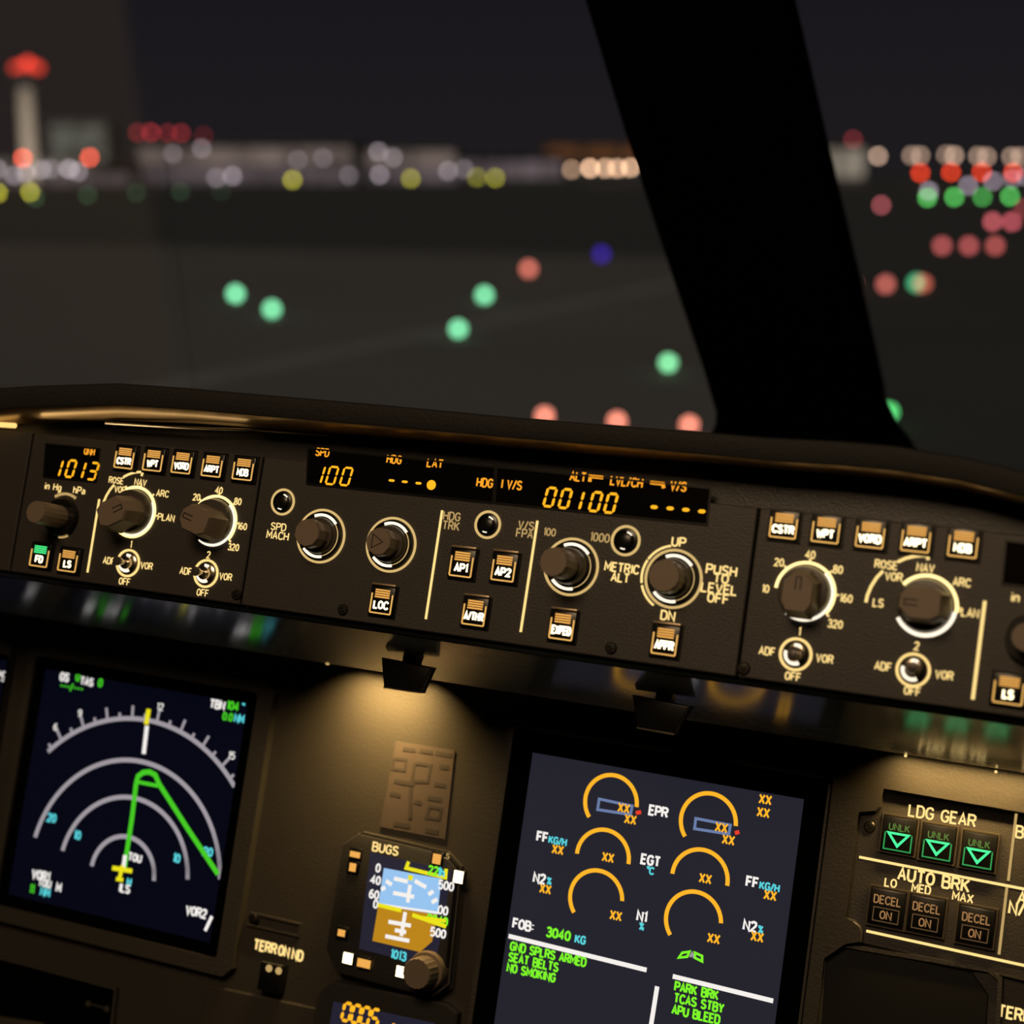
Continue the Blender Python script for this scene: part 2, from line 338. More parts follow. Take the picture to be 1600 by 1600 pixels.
def round_knob(u, px, py, r, h, rbase, hbase, facets=14, tri=False, m=KNOB, mb=KNOBD, tone=None):
    x, y = u.p(px, py)
    o = obj('rotary_knob', lathe(B(), [(0, 0), (rbase, 0), (rbase, hbase * .8), (rbase * .94, hbase), (0, hbase)], 40), mb, u.o, (x, y, 0))
    g = B(); n = facets * 2; prof = [(1.0, hbase), (1.0, h * .86), (.97, h * .97), (.93, h)]
    rings = []
    for s, z in prof:
        rings.append([g.verts.new((r * s * (1 if i % 2 else .955) * math.cos(2 * math.pi * i / n), r * s * (1 if i % 2 else .955) * math.sin(2 * math.pi * i / n), z)) for i in range(n)])
    for a, b in zip(rings[:-1], rings[1:]):
        for i in range(n): g.faces.new((a[i], a[(i + 1) % n], b[(i + 1) % n], b[i]))
    g.faces.new(rings[-1])
    obj('knob_cap', g, m, o, ang=25)
    if tri:
        s = r * .48
        obj('triangle_mark', stroke(B(), [(-s * .7, -s), (s, 0), (-s * .7, s)], .0005, 0, .00015, closed=True), GROOVE, o, (-r * .12, 0, h))
    return o
def toggle(u, px, py, lean):
    """toggle switch in a lit ring; lean = (x, y) tilt of the lever"""
    x, y = u.p(px, py)
    o = obj('toggle_switch', lathe(B(), [(.0062, 0), (.0062, .0011), (.0054, .0016), (.0040, .0019), (.0036, .0034), (0, .0034)], 6 * 5), CHROME, u.o, (x, y, 0))
    light_ring(o, .0076, .0013, 0, 360, RINGB, z=.0002, h=.0006)
    b = B(); N = 14; prev = None
    for t, r in ((0, .0014), (.35, .0016), (.62, .0018), (.66, .0023), (.9, .0025), (.98, .0020), (1.0, .0004)):
        c = Vector((lean[0] * t, lean[1] * t, .0030 + .0062 * t))
        ring = [b.verts.new((c.x + r * math.cos(2 * math.pi * i / N), c.y + r * math.sin(2 * math.pi * i / N), c.z)) for i in range(N)]
        if prev:
            for i in range(N): b.faces.new((prev[i], prev[(i + 1) % N], ring[(i + 1) % N], ring[i]))
        prev = ring
    lv = obj('lever', b, CHROME, o)
    tip = lathe(B(), [(0, -.0024), (.0023, -.0020), (.0027, .0), (.0023, .0012), (0, .0017)], 16)
    obj('lever_tip', tip, KNOBD, o, (lean[0] * .93, lean[1] * .93, .0030 + .0058))
    light_ring(o, .0046, .0019, 150, 285, RINGW, z=.0019, name='nut_highlight', h=.0002, seg=14); light_ring(o, .0046, .0015, 350, 385, RINGW, z=.0019, name='nut_highlight', h=.0002, seg=8)  # glowing crescents stand in for light caught by the metal nut
    return o
RINGB = emit('switch_ring_light', (255, 216, 135), 1.15)
def ring_button(u, px, py, r):
    x, y = u.p(px, py)
    o = obj('round_button', lathe(B(), [(r * .78, 0), (r * .78, .0012), (r * .62, .0016), (r * .60, .0008), (r * .50, .0016), (r * .3, .0021), (0, .0023)], 36), BLACK, u.o, (x, y, 0))
    light_ring(o, r * .92, r * .17, 0, 360, RINGD, z=.0002)
    obj('painted_highlight', arc(B(), r * .50, r * .60, 8, 48, 0, .0002, 10), RINGW, o, (0, 0, .0016))  # highlights on the button dish, painted as glowing arcs
    obj('painted_highlight', arc(B(), r * .52, r * .60, 172, 205, 0, .0002, 8), RINGW, o, (0, 0, .0016))
    return o
_screw = None
def screw(u, px, py, r=.0032):
    global _screw
    if _screw is None:
        b = lathe(B(), [(r, 0), (r, .0006), (r * .8, .0012), (r * .35, .0013), (r * .3, .0004), (0, .0004)], 20); _screw = mesh('screw', b, STEEL)
        s = B(); box(s, -r * .6, r * .6, -r * .1, r * .1, .0012, .0014); _scr2.append(mesh('screw_slot', s, GROOVE))
    o = link('screw', _screw, u.o, (*u.p(px, py), 0)); link('screw_slot', _scr2[0], o, rz=.5); return o
_scr2 = []
def faceplate(u, pts, name='faceplate', t=.008, m=FACE):
    return obj(name, prism(B(), pts, -t, 0, .0006, 1), m, u.o)
def divider(u, a, b, w=.0013, m=None):
    return obj('divider_line', stroke(B(), [u.p(*a), u.p(*b)], w, .0001, .0004), m or WARM, u.o)
def window(u, pts, name='display_window'):
    P = u.poly(pts); cx = sum(p[0] for p in P) / 4; cy = sum(p[1] for p in P) / 4
    Q = [(p[0] - cx, p[1] - cy) for p in P]
    o = obj(name, prism(B(), Q, 0, .0004), GLASSB, u.o, (cx, cy, 0))
    obj('window_frame', stroke(B(), Q, .0010, 0, .0006, closed=True), BLACK, o)
    return o
def digit(win, u, ch, px, py, w, h, t, m=None, slant=.12, name='digit'):
    x, y = sub(win, u.p(px, py)); return obj(name, seven(B(), ch, w, h, t, slant), m or AMBER, win, (x, y, .0004))
def wtext(win, u, s, px, py, h, m=None, **k):
    return text(win, s, sub(win, u.p(px, py)), h, m or AMBERL, z=.0004, **k)
def rect_from(u, tl, tr, br, bl):
    """a true rectangle in the unit plane, fitted to four pixel corners"""
    a, b, c, d = (Vector(u.p(*q)) for q in (tl, tr, br, bl))
    x0 = (a.x + d.x) / 2; x1 = (b.x + c.x) / 2; y1 = (a.y + b.y) / 2; y0 = (c.y + d.y) / 2
    return x0, x1, y0, y1

# ------------------------------------------------------------------ setting: cockpit shell
def quad_slab(pts, t):
    """slab from 4 world points (front face) with thickness t along the normal"""
    b = B(); P = [Vector(p) for p in pts]; n = (P[1] - P[0]).cross(P[2] - P[0]).normalized() * t
    lo = [b.verts.new(p) for p in P]; hi = [b.verts.new(p + n) for p in P]
    b.faces.new(lo); b.faces.new(hi[::-1])
    for i in range(len(P)): b.faces.new((lo[i], lo[(i + 1) % len(P)], hi[(i + 1) % len(P)], hi[i]))
    return b
LINING = mat('cabin_lining', (.10, .10, .10), .8, bump=.2, bscale=120)
CARPET = mat('cabin_floor', (.03, .03, .035), .95, bump=.4, bscale=300)
def struct(name, bm, m): return tag(obj(name, bm, m), kind='structure')
XL, XR, YB = -1.25, 1.35, -1.6
struct('floor', box(B(), XL, XR, YB, 1.50, -.06, 0), CARPET)
struct('ceiling', box(B(), XL, XR, YB, .62, 2.12, 2.18), LINING)
struct('wall_back', box(B(), XL, XR, YB - .05, YB, 0, 2.12), LINING)
struct('wall_left', box(B(), XL - .05, XL, YB, 1.50, 0, 2.12), LINING)
struct('wall_right', box(B(), XR, XR + .05, YB, 1.50, 0, 2.12), LINING)
# main instrument panel wall, from under the glareshield down to knee height
JD = pl(800, 1082, DM).y
lx0, lx1 = -1.56, .97
PWALL = Unit('instrument_panel', 'dark taupe main instrument panel sheet running below the glareshield', 'panel', 800, 1300, DM)
def pan(l, d): return (l - PWALL.c.x, -(d - PWALL.c.y))
obj('panel_sheet', prism(B(), [pan(lx0, JD - .03), pan(lx0, JD + .42), pan(lx1, JD + .42), pan(lx1, JD - .03)], -.012, -.0041), SHELL, PWALL.o)

# ------------------------------------------------------------------ glareshield
GS = bpy.data.objects.new('glareshield', None); COL.objects.link(GS); GS.location = pw(-.34, 0, DF)
tag(GS, 'long black padded glareshield hood with glossy underside above the main panel', 'glareshield')
def wobj(name, bm, m, parent, **k):
    o = obj(name, bm, m, parent, **k); o.matrix_parent_inverse = Matrix.Translation(-parent.location); return o
top_px = [(-260, 640), (-60, 610), (60, 603), (185, 599), (300, 607), (400, 616), (600, 633), (800, 652), (1000, 668), (1120, 677), (1200, 684), (1320, 690), (1400, 697), (1500, 713), (1600, 736), (1720, 768), (1850, 812)]
bot_px = [(-260, 668), (-60, 644), (60, 637), (185, 634), (300, 641), (400, 650), (600, 667), (800, 685), (1000, 702), (1120, 713), (1200, 721), (1320, 729), (1400, 737), (1500, 752), (1600, 778), (1720, 812), (1850, 858)]
bk_px = [(-260, 690), (-60, 668), (60, 661), (185, 657), (300, 661), (400, 668), (600, 683), (800, 700), (1000, 716), (1120, 725), (1200, 732), (1320, 742), (1400, 750), (1500, 765), (1600, 790), (1720, 824), (1850, 870)]
NL = .782
def loft(rows, closed=False):
    b = B(); V = [[b.verts.new(p) for p in r] for r in rows]
    for a, c in zip(V[:-1], V[1:]):
        m_ = len(a)
        for k in range(m_ if closed else m_ - 1): b.faces.new((a[k], a[(k + 1) % m_], c[(k + 1) % m_], c[k]))
    if closed: b.faces.new(V[0]); b.faces.new(V[-1][::-1])
    return b
fwd = lambda p, dy, dz: p + Vector((0, dy, dz))
rows, und = [], []
for t_, b_, k_ in zip(top_px, bot_px, bk_px):
    T, Bt, Bk = wpt(*t_, NL), wpt(*b_, NL), wpt(*k_, DF + .002)
    e = (T - Bt) * .10
    aft = dirw(0, 0, -.0025)
    rows.append([Bk + Vector((0, 0, .004)), Bt + Vector((0, 0, .0025)), Bt + aft * .6, Bt + e + aft, T - e + aft, T + aft * .3, fwd(T, .006, -.0012), fwd(T, .10, -.022), fwd(T, .26, -.070), fwd(T, .40, -.13), fwd(T, .40, -.19), fwd(Bk, .30, -.13)])
    und.append([Bt + dirw(0, 0, .0005), Bt * .5 + Bk * .5, Bk, Bk + Vector((0, 0, .004)), Bt + Vector((0, 0, .0024))])
def carry(R_):                                            # run the end sections on out of view to the cabin walls
    a, b = R_[0][0], R_[-1][0]; ta, tb = XL + .005 - a.x, XR - .005 - b.x
    R_.insert(0, [p + Vector((ta, -.10, -.05)) for p in R_[0]]); R_.append([p + Vector((tb, -.10, -.05)) for p in R_[-1]])
carry(rows); carry(und)
wobj('hood', loft(rows, True), LEATHER, GS, ang=50)
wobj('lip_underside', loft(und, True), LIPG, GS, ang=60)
# fascia behind the control units (panel frame box) and the glossy underside sloping to the main panel
FB = pl(800, 1011, DF + .004).y
fas = []
for k_ in bk_px:
    a = pl(*k_, DF + .0035); l = a.x
    fas.append([pw(l, a.y - .004, DF + .0085), pw(l, FB, DF + .0085), pw(l, FB + .002, DF + .011), pw(l, FB - .012, DF + .017), pw(l, a.y - .004, DF + .03)])
fas.insert(0, [p + Vector((XL + .005 - fas[0][0].x, 0, 0)) for p in fas[0]]); fas.append([p + Vector((XR - .005 - fas[-1][0].x, 0, 0)) for p in fas[-1]])
wobj('fascia', loft(fas, True), BEZEL, GS)
UE = .890; ue = pl(800, 1082, UE).y                       # the underside ends short of the panel: the flood lamps hide in that gap
unr = []
for i in range(13):
    l = lx0 + (lx1 - lx0) * i / 12
    f = lambda t: pw(l, FB + .0025 + (ue - FB - .0025) * t, DF + .0115 + (UE - DF - .0115) * t)
    unr.append([f(0), f(.5), f(1), pw(l, ue - .004, UE + .0015), pw(l, FB - .012, DF + .018)])
wobj('underside', loft(unr, True), GLOSS, GS, ang=60)
strip = B(); pts = [(165, 661), (300, 669), (400, 672), (512, 680)]
def tube(b, P, r, N=8):
    prev = None
    for i, p in enumerate(P):
        t = (P[min(i + 1, len(P) - 1)] - P[max(i - 1, 0)]).normalized(); a = t.orthogonal().normalized(); c = t.cross(a)
        ring = [b.verts.new(p + (a * math.cos(2 * math.pi * k / N) + c * math.sin(2 * math.pi * k / N)) * r) for k in range(N)]
        if prev:
            for k in range(N): b.faces.new((prev[k], prev[(k + 1) % N], ring[(k + 1) % N], ring[k]))
        else: b.faces.new(ring)
        prev = ring
    b.faces.new(prev[::-1]); return b
wobj('trim_strip', tube(strip, [wpt(*p, DF - .002) for p in pts], .0007), CHROME, GS)
LSTRIP = emit('strip_lamp', (255, 205, 120), 1.3, sample=True)
wobj('strip_lamp', tube(B(), [wpt(-60, 662, DF - .004), wpt(-10, 663, DF - .004), wpt(24, 665, DF - .004)], .0016), LSTRIP, GS)

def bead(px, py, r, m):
    p = wpt(px, py, UE + .0005); b = bmesh.new(); bmesh.ops.create_icosphere(b, subdivisions=2, radius=r, matrix=Matrix.Translation(p)); wobj('glint_bead', b, m, GS)
bead(512, 1036, .0014, WARMD); bead(1415, 1181, .0008, WARM); bead(1556, 1206, .0008, WARM); bead(797, 1044, .0012, STEEL)  # glints on the underside edge made as glowing beads; the last is plain steel

# ------------------------------------------------------------------ latch tabs under the glareshield
def latch(name, label, pts, plate, nt_):
    u = Unit(name, label, 'latch', sum(p[0] for p in pts) / 4, sum(p[1] for p in pts) / 4, nt_, 'latch tabs under the glareshield')
    P = u.poly(pts)
    obj('finger_tab', prism(B(), P, -.006, 0, .0012, 2), BLACK, u.o)
    obj('tab_rim', stroke(B(), [P[0], P[1]], .0007, -.0008, .0003), CHROMED, u.o)
    top = ((P[2][0] + P[3][0]) / 2, (P[2][1] + P[3][1]) / 2)
    obj('neck', box(B(), top[0] - .0045, top[0] + .0045, top[1] - .003, top[1] + .008, -.012, -.003, .001), BLACK, u.o)
    Q = u.poly(plate)
    obj('mount_plate', prism(B(), Q, -.016, -.007, .0015, 2), BLACK, u.o)
    return u
CHROMED = mat('worn_edge_metal', (.30, .27, .22), .3, metal=.9)
latch('latch_tab', 'black tapered latch tab in front of the warm lit patch of panel', [(595, 1027), (675, 1043), (657, 1083), (599, 1074)][::-1], [(605, 1003), (677, 1016), (675, 1030), (612, 1020)][::-1], .845)
latch('latch_tab', 'black tapered latch tab hanging above the engine display', [(987, 1085), (1079, 1103), (1053, 1148), (995, 1137)][::-1], [(997, 1060), (1080, 1074), (1082, 1092), (1004, 1083)][::-1], .845)

# ------------------------------------------------------------------ left control unit (baro, selectors)
z1 = zoom(0, 580, .25); z2 = zoom(400, 600, .25); z3 = zoom(800, 680, .25); z4 = zoom(1200, 680, .25); z8 = zoom(1150, 1020, .28125)
RT = pl(300, 702, DF).y; RB = pl(300, 934, DF).y            # common top / bottom edge of the units
def unit_plate(u, l0, l1):
    q = lambda l, d: (l - u.c.x, -(d - u.c.y))
    return faceplate(u, [q(l0, RB), q(l1, RB), q(l1, RT), q(l0, RT)])
LA, LB_, LC, LD = pl(34, 780, DF).x, pl(401, 780, DF).x, pl(1172, 900, DF).x, pl(1700, 1000, DF).x
def u_selector_set(u, z, mode, rng, row, top, side, modelab):
    pass
U1 = Unit('display_control_unit', 'left lit control unit with pressure readout 1013 and two rotary selectors', 'control panel', 215, 800, DF)
unit_plate(U1, LA + .0008, LB_ - .0006)
w = window(U1, [z1(290, 455), z1(625, 488), z1(602, 692), z1(275, 660)])
wtext(w, U1, 'QNH', *z1(562, 503), .0038, weight=.03, squeeze=.75)
for ch, x, y in (('1', 362, 606), ('0', 446, 610), ('1', 505, 618), ('3', 585, 626)): digit(w, U1, ch, *z1(x, y), .0052, .0100, .0014, slant=.16)
U1.text('in Hg', *z1(333, 722), .0038, weight=.01); U1.text('hPa', *z1(497, 745), .0038, weight=.01)
kb = round_knob(U1, *z1(395, 915), .0068, .026, .0115, .004, 16, mb=BLACK)
light_ring(kb, .0142, .0016, -34, 30, WARMD); light_ring(kb, .0120, .0010, 150, 182, WARMD, name='lower_mark')
push_button(U1, *z1(248, 1152), 'FD', 14.5, 14.5, bar=GREENB, lw=.9); push_button(U1, *z1(425, 1182), 'LS', 14.5, 14.5, lw=.9)
divider(U1, z1(622, 800), z1(548, 1258))
for s, x, y in (('CSTR', 778, 540), ('WPT', 957, 555), ('VORD', 1137, 570), ('ARPT', 1326, 590), ('NDB', 1520, 610)): push_button(U1, *z1(x, y), s, 14.5, 14.0, lw=.78)
k = selector_knob(U1, *z1(838, 880), 62, .021, .0132, (-.0006, -.0024))
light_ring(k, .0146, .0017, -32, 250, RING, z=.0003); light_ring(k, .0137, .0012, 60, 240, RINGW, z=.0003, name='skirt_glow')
for a in (-30, 8, 46, 92): obj('tick_mark', box(B(), -.0005, .0005, .0150, .0168, 0, .0004), WARM, k, (0, 0, .0003), math.radians(-a))
U1.text('ROSE', *z1(728, 683), .0035, squeeze=.85); U1.text('VOR', *z1(752, 740), .0035, squeeze=.85); U1.text('NAV', *z1(880, 695), .0035, squeeze=.9); U1.text('ARC', *z1(1018, 765), .0036, squeeze=.9); U1.text('PLAN', *z1(1040, 915), .0037, squeeze=.9)
obj('scale_arc', stroke(B(), U1.poly([z1(*q) for q in ((640, 852), (650, 815), (668, 775), (690, 740), (715, 710))]), .0013, .0001, .0004), WARM, U1.o)
obj('scale_arc', stroke(B(), U1.poly([z1(*q) for q in ((772, 662), (805, 645), (840, 634), (875, 630), (893, 634), (886, 656))]), .0013, .0001, .0004), WARM, U1.o)
def rng(u, c, pts, point, h=.021):
    k = selector_knob(u, *c, point, h, .0130, (0, -.0014))
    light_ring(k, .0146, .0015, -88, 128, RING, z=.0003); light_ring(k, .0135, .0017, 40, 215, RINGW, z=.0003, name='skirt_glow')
    for a in (-45, 2, 45, 88, 128): obj('tick_mark', box(B(), -.0005, .0005, .0150, .0168, 0, .0004), WARM, k, (0, 0, .0003), math.radians(-a))
    for s, x, y in pts: u.text(s, x, y, .0036, squeeze=.8, weight=.02)
    return k
rng(U1, z1(1340, 940), [('10', *z1(1160, 915)), ('20', *z1(1230, 788)), ('40', *z1(1370, 745)), ('80', *z1(1487, 815)), ('160', *z1(1515, 970)), ('320', *z1(1460, 1100))], -75)
for n_, c, dx, dy in (('1', (803, 1200), 0, 0), ('2', (1290, 1265), 0, 0)):
    toggle(U1, *z1(*c), (-.0018, .0003))
for s, x, y in (('1', 820, 1083), ('ADF', 682, 1185), ('VOR', 918, 1217), ('OFF', 780, 1315), ('2', 1305, 1148), ('ADF', 1163, 1250), ('VOR', 1412, 1285), ('OFF', 1268, 1385)): U1.text(s, *z1(x, y), .0037, squeeze=.85)
screw(U1, *z1(1480, 1395))
# neighbour unit at the left frame edge
U0 = Unit('warning_light_unit', 'dark control unit cut off by the left frame edge, lettering ending in TY', 'control panel', -60, 790, DF)
unit_plate(U0, pl(-62, 770, DF).x, LA - .0008)
U0.text('PRIORITY', -26, 785, .0046, WARMD, squeeze=.8); screw(U0, -40, 870)

# ------------------------------------------------------------------ centre control unit
U2 = Unit('flight_control_unit', 'wide centre control unit with amber readouts 100 and 00100 above four knobs', 'control panel', 780, 850, DF)
unit_plate(U2, LB_ + .0006, LC - .0006)
w = window(U2, [(482, 701), (774, 730), (771, 786), (480, 756)])
wtext(w, U2, 'SPD', *z2(418, 428), .0041, weight=.03, squeeze=.8); wtext(w, U2, 'HDG', *z2(866, 472), .0042, weight=.03, squeeze=.8)
wtext(w, U2, 'LAT', *z2(1122, 497), .0042, weight=.03, squeeze=.9); wtext(w, U2, 'HDG', *z2(1432, 618), .0044, weight=.03, squeeze=.8)
for ch, x, y in (('1', 395, 566), ('0', 478, 573), ('0', 567, 579)): digit(w, U2, ch, *z2(x, y), .0052, .0098, .0012, slant=.16)
for x, y in ((850, 604), (932, 612), (1018, 621)): digit(w, U2, '-', *z2(x, y), .0042, .01, .0013)
o = obj('managed_dot', disc(B(), 0, 0, .0027, 0, .0002, 20), AMBER, w, (*sub(w, U2.p(*z2(1098, 632))), .0004))
w = window(U2, [(777, 730), (1111, 763), (1105, 820), (774, 786)])
wtext(w, U2, 'I V/S', *z3(0, 310), .0044, weight=.03, squeeze=.8); wtext(w, U2, 'ALT', *z3(415, 260), .0044, weight=.03, squeeze=.8)
wtext(w, U2, 'LVL/CH', *z3(718, 292), .0044, weight=.03, squeeze=.8); wtext(w, U2, 'V/S', *z3(1042, 320), .0044, weight=.03, squeeze=.8)
for a in ([(487, 292), (492, 258), (572, 266)], [(866, 296), (945, 305), (950, 332)]): obj('bracket_mark', stroke(B(), [sub(w, U2.p(*z3(*q))) for q in a], .0019, 0, .0002), AMBERL, w, (0, 0, .0004))
for i, ch in enumerate('00100'): digit(w, U2, ch, *z3(240 + 95 * i - (20 if ch == '1' else 0), 388 + 9.5 * i), .0049, .0099, .0014, slant=.14)
for x, y in ((890, 450), (990, 458), (1088, 467), (1188, 477)): digit(w, U2, '-', *z3(x, y), .0048, .01, .0019)
ring_button(U2, *z2(170, 738), .0076); ring_button(U2, *z2(1450, 880), .0076); ring_button(U2, *z3(712, 660), .0080)
U2.text('SPD', *z2(142, 893), .0038); U2.text('MACH', *z2(137, 947), .0041, squeeze=.95)
U2.text('HDG', *z2(1225, 827), .0042, WARMD, squeeze=.9); U2.text('TRK', *z2(1220, 886), .0042, WARMD, squeeze=.9)
U2.text('V/S', *z3(90, 565), .0042, WARMD, squeeze=.9); U2.text('FPA', *z3(80, 615), .0042, WARMD, squeeze=.9)
U2.text('100', *z3(236, 606), .0038, WARMD, squeeze=.85); U2.text('1000', *z3(550, 640), .0042, WARMD, squeeze=.85)
U2.text('METRIC', *z3(688, 830), .0043, squeeze=.9, weight=.03); U2.text('ALT', *z3(678, 890), .0043, squeeze=.9, weight=.03)
U2.text('UP', *z3(1043, 668), .0044, weight=.03); U2.text('DN', *z3(975, 1128), .0044, weight=.03)
for s, x, y in (('PUSH', 1310, 845), ('TO', 1308, 895), ('LEVEL', 1295, 960), ('OFF', 1290, 1020)): U2.text(s, *z3(x, y), .0045, squeeze=1.0, weight=.03)
def fcu_knob(c, r, h, rb, hb, tri=False, facets=14):
    k = round_knob(U2, *c, r, h, rb, hb, facets, tri)
    light_ring(k, .0146, .0013, 0, 360, RINGD, z=.0002, seg=48)
    obj('collar', arc(B(), .0108, .0135, 0, 360, 0, .0016, 40), BLACK, k, (0, 0, .0001))
    light_ring(k, .0117, .0015, -25, 50, RINGW, z=.0017, name='collar_highlight', seg=16); light_ring(k, .0117, .0015, 165, 228, RINGW, z=.0017, name='collar_highlight', seg=16)  # white highlights inside the collar, painted as glowing arcs
    light_ring(k, .0113, .0003, 50, 165, RINGD, z=.0017, name='collar_edge', seg=20)
    return k
fcu_knob(z2(408, 951), .0080, .0165, .0102, .006, facets=10); fcu_knob(z2(846, 1005), .0078, .0160, .0102, .006, True, 9)
fcu_knob(z3(371, 823), .0078, .0265, .0096, .009, facets=14); vk = fcu_knob(z3(1010, 898), .0085, .0170, .0100, .006, facets=16)
light_ring(vk, .0168, .0011, -104, -62, WARM, name='outer_arc', seg=14); light_ring(vk, .0168, .0011, -60, -12, WARM, name='outer_arc', seg=14); light_ring(vk, .0168, .0011, -150, -108, WARM, name='outer_arc', seg=14)
for s, z, x, y, lw in (('LOC', z2, 785, 1355, .9), ('AP1', z2, 1285, 1122, .9), ('AP2', z2, 1548, 1148, .9), ('A/THR', z2, 1365, 1425, .66), ('EXPED', z3, 312, 1192, .62), ('APPR', z3, 955, 1285, .72)):
    push_button(U2, *z(x, y), s, 14.5, 15.5, edge=True, lw=lw)
divider(U2, z2(1165, 790), z2(1062, 1470)); divider(U2, z3(160, 535), z3(55, 1230))
for z, x, y in ((z2, 545, 1410), (z3, 620, 1330), (z3, 1450, 1455)): screw(U2, *z(x, y))

# ------------------------------------------------------------------ right control unit
U3 = Unit('display_control_unit', 'right blurred control unit with glowing selector rings and five bright buttons', 'control panel', 1380, 950, DF)
unit_plate(U3, LC + .0006, LD)
for s, x, y in (('CSTR', 98, 562), ('WPT', 362, 590), ('VORD', 640, 620), ('ARPT', 925, 645), ('NDB', 1220, 678)): push_button(U3, *z4(x, y), s, 15.0, 14.2, lw=.85)
rng(U3, z4(232, 982), [('10', *z4(-15, 960)), ('20', *z4(70, 795)), ('40', *z4(265, 747)), ('80', *z4(437, 840)), ('160', *z4(488, 1020)), ('320', *z4(420, 1180))], 0, .017)
k = selector_knob(U3, *z4(985, 1068), -90, .017, .0130)
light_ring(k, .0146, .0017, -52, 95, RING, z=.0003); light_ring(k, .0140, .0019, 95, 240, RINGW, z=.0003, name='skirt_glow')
for s, x, y in (('ROSE', 740, 810), ('VOR', 787, 885), ('NAV', 985, 830), ('ARC', 1212, 920), ('PLAN', 1245, 1108), ('LS', 690, 1048)): U3.text(s, *z4(x, y), .0037, squeeze=.85, weight=.02)
obj('scale_arc', stroke(B(), U3.poly([z4(*q) for q in ((612, 1045), (622, 1000), (645, 945), (680, 890), (720, 848))]), .0015, .0001, .0004), WARM, U3.o)
obj('scale_arc', stroke(B(), U3.poly([z4(*q) for q in ((812, 792), (860, 770), (920, 756), (970, 752), (1000, 756), (1000, 780))]), .0015, .0001, .0004), WARM, U3.o)
toggle(U3, *z4(174, 1370), (.0006, -.0012)); toggle(U3, *z4(908, 1468), (.0008, .0006))
for s, x, y in (('1', 197, 1227), ('ADF', -5, 1350), ('VOR', 355, 1397), ('OFF', 157, 1508), ('2', 930, 1318), ('ADF', 720, 1445), ('VOR', 1102, 1500), ('OFF', 903, 1600)): U3.text(s, *z4(x, y), .0037, squeeze=.85, weight=.02)
divider(U3, (1539, 939), (1520, 1093), .0016)
w = window(U3, [(1572, 845), (1665, 856), (1660, 924), (1566, 912)])
U3.text('in Hg', *z4(1610, 1020), .0040, weight=.02); U3.text('hPa', 1655, 945, .0040, weight=.02)
round_knob(U3, 1610, 1000, .0068, .022, .0115, .004, 16, mb=BLACK)
push_button(U3, *z8(1515, 205), 'LS', 15, 14.5); push_button(U3, 1636, 1090, 'FD', 15, 14.5, bar=GREENB)
screw(U3, 1162, 1045)

# ------------------------------------------------------------------ displays on the main panel
def rect_poly(x0, x1, y0, y1, r=0.0):
    if not r: return [(x0, y0), (x1, y0), (x1, y1), (x0, y1)]
    return [(x0 + r, y0), (x1 - r, y0), (x1, y0 + r), (x1, y1 - r), (x1 - r, y1), (x0 + r, y1), (x0, y1 - r), (x0, y0 + r)]
def frame_ring(outer, inner, z0, z1):
    b = B(); n = len(outer)
    V = [[b.verts.new((*p, z)) for p, z in ((outer[i], z0), (outer[i], z1), (inner[i], z1), (inner[i], z0))] for i in range(n)]
    for i in range(n):
        a, c = V[i], V[(i + 1) % n]
        for k in range(4): b.faces.new((a[k], a[(k + 1) % 4], c[(k + 1) % 4], c[k]))
    return b
def display(name, label, cat, c, rect, bez, screen_m, lip=.008):
    u = Unit(name, label, cat, *c, DM)
    x0, x1, y0, y1 = rect_from(u, *rect)
    bl, br, bb, bt = bez
    out = rect_poly(x0 - bl, x1 + br, y0 - bb, y1 + bt, .006); inn = rect_poly(x0 - lip, x1 + lip, y0 - lip, y1 + lip, .002)
    obj('bezel', frame_ring(out, inn, -.004, .0030), BEZ2, u.o)
    obj('screen_surround', frame_ring(rect_poly(x0 - lip, x1 + lip, y0 - lip, y1 + lip), rect_poly(x0, x1, y0, y1), -.004, .0004), MATTE, u.o)
    s = obj('screen', box(B(), x0, x1, y0, y1, -.004, 0), screen_m, u.o)
    u.s = s; u.right = x1 + br; return u
BEZ2 = mat('display_bezel_paint', (.050, .046, .040), .45, bump=.3, bscale=600)
def sy(u, name, bm, m, z=0.0, label=None):
    o = obj(name, bm, m, u.s, (0, 0, z)); 
    if label: o['label'] = label
    return o
def st(u, s, px, py, h, m, z=.0001, **k): return text(u.s, s, u.p(px, py), h, m, z=z, name='screen_text', **k)
ZT = .00012
# navigation map
ND = display('navigation_display', 'navigation map display with green route line and grey range arcs', 'display', (195, 1250), ((71, 1043), (388, 1102), (328, 1467), (13, 1403)), (.013, .020, .018, .016), SCR_N)
zn = zoom(0, 980, .2625); zm = zoom(0, 1250, .21875)
cxy = Vector(ND.p(191, 1367))
def dist(px, py): return (Vector(ND.p(px, py)) - cxy).length
def ang(px, py): v = Vector(ND.p(px, py)) - cxy; return math.degrees(math.atan2(v.x, v.y))
for top, l_, r_ in (((199, 1182), (57, 1309), (341, 1374)), ((197, 1239), (100, 1330), (290, 1374)), ((195, 1301), (146, 1354), (238, 1376))):
    rr = (dist(*top) + dist(*l_) + dist(*r_)) / 3; a0, a1 = ang(*l_), ang(*r_); n = max(14, int((a1 - a0) * rr / .0042))
    b = B()
    for i in range(n):
        s0 = a0 + (a1 - a0) * i / n; arc(b, rr - .0015, rr + .0015, s0, s0 + (a1 - a0) / n * .62, 0, ZT, 2, cxy)
    sy(ND, 'range_arc', b, GRY)
rc = (dist(225, 1119) + dist(76, 1176) + dist(364, 1231)) / 3; a0, a1 = ang(76, 1176), ang(364, 1231)
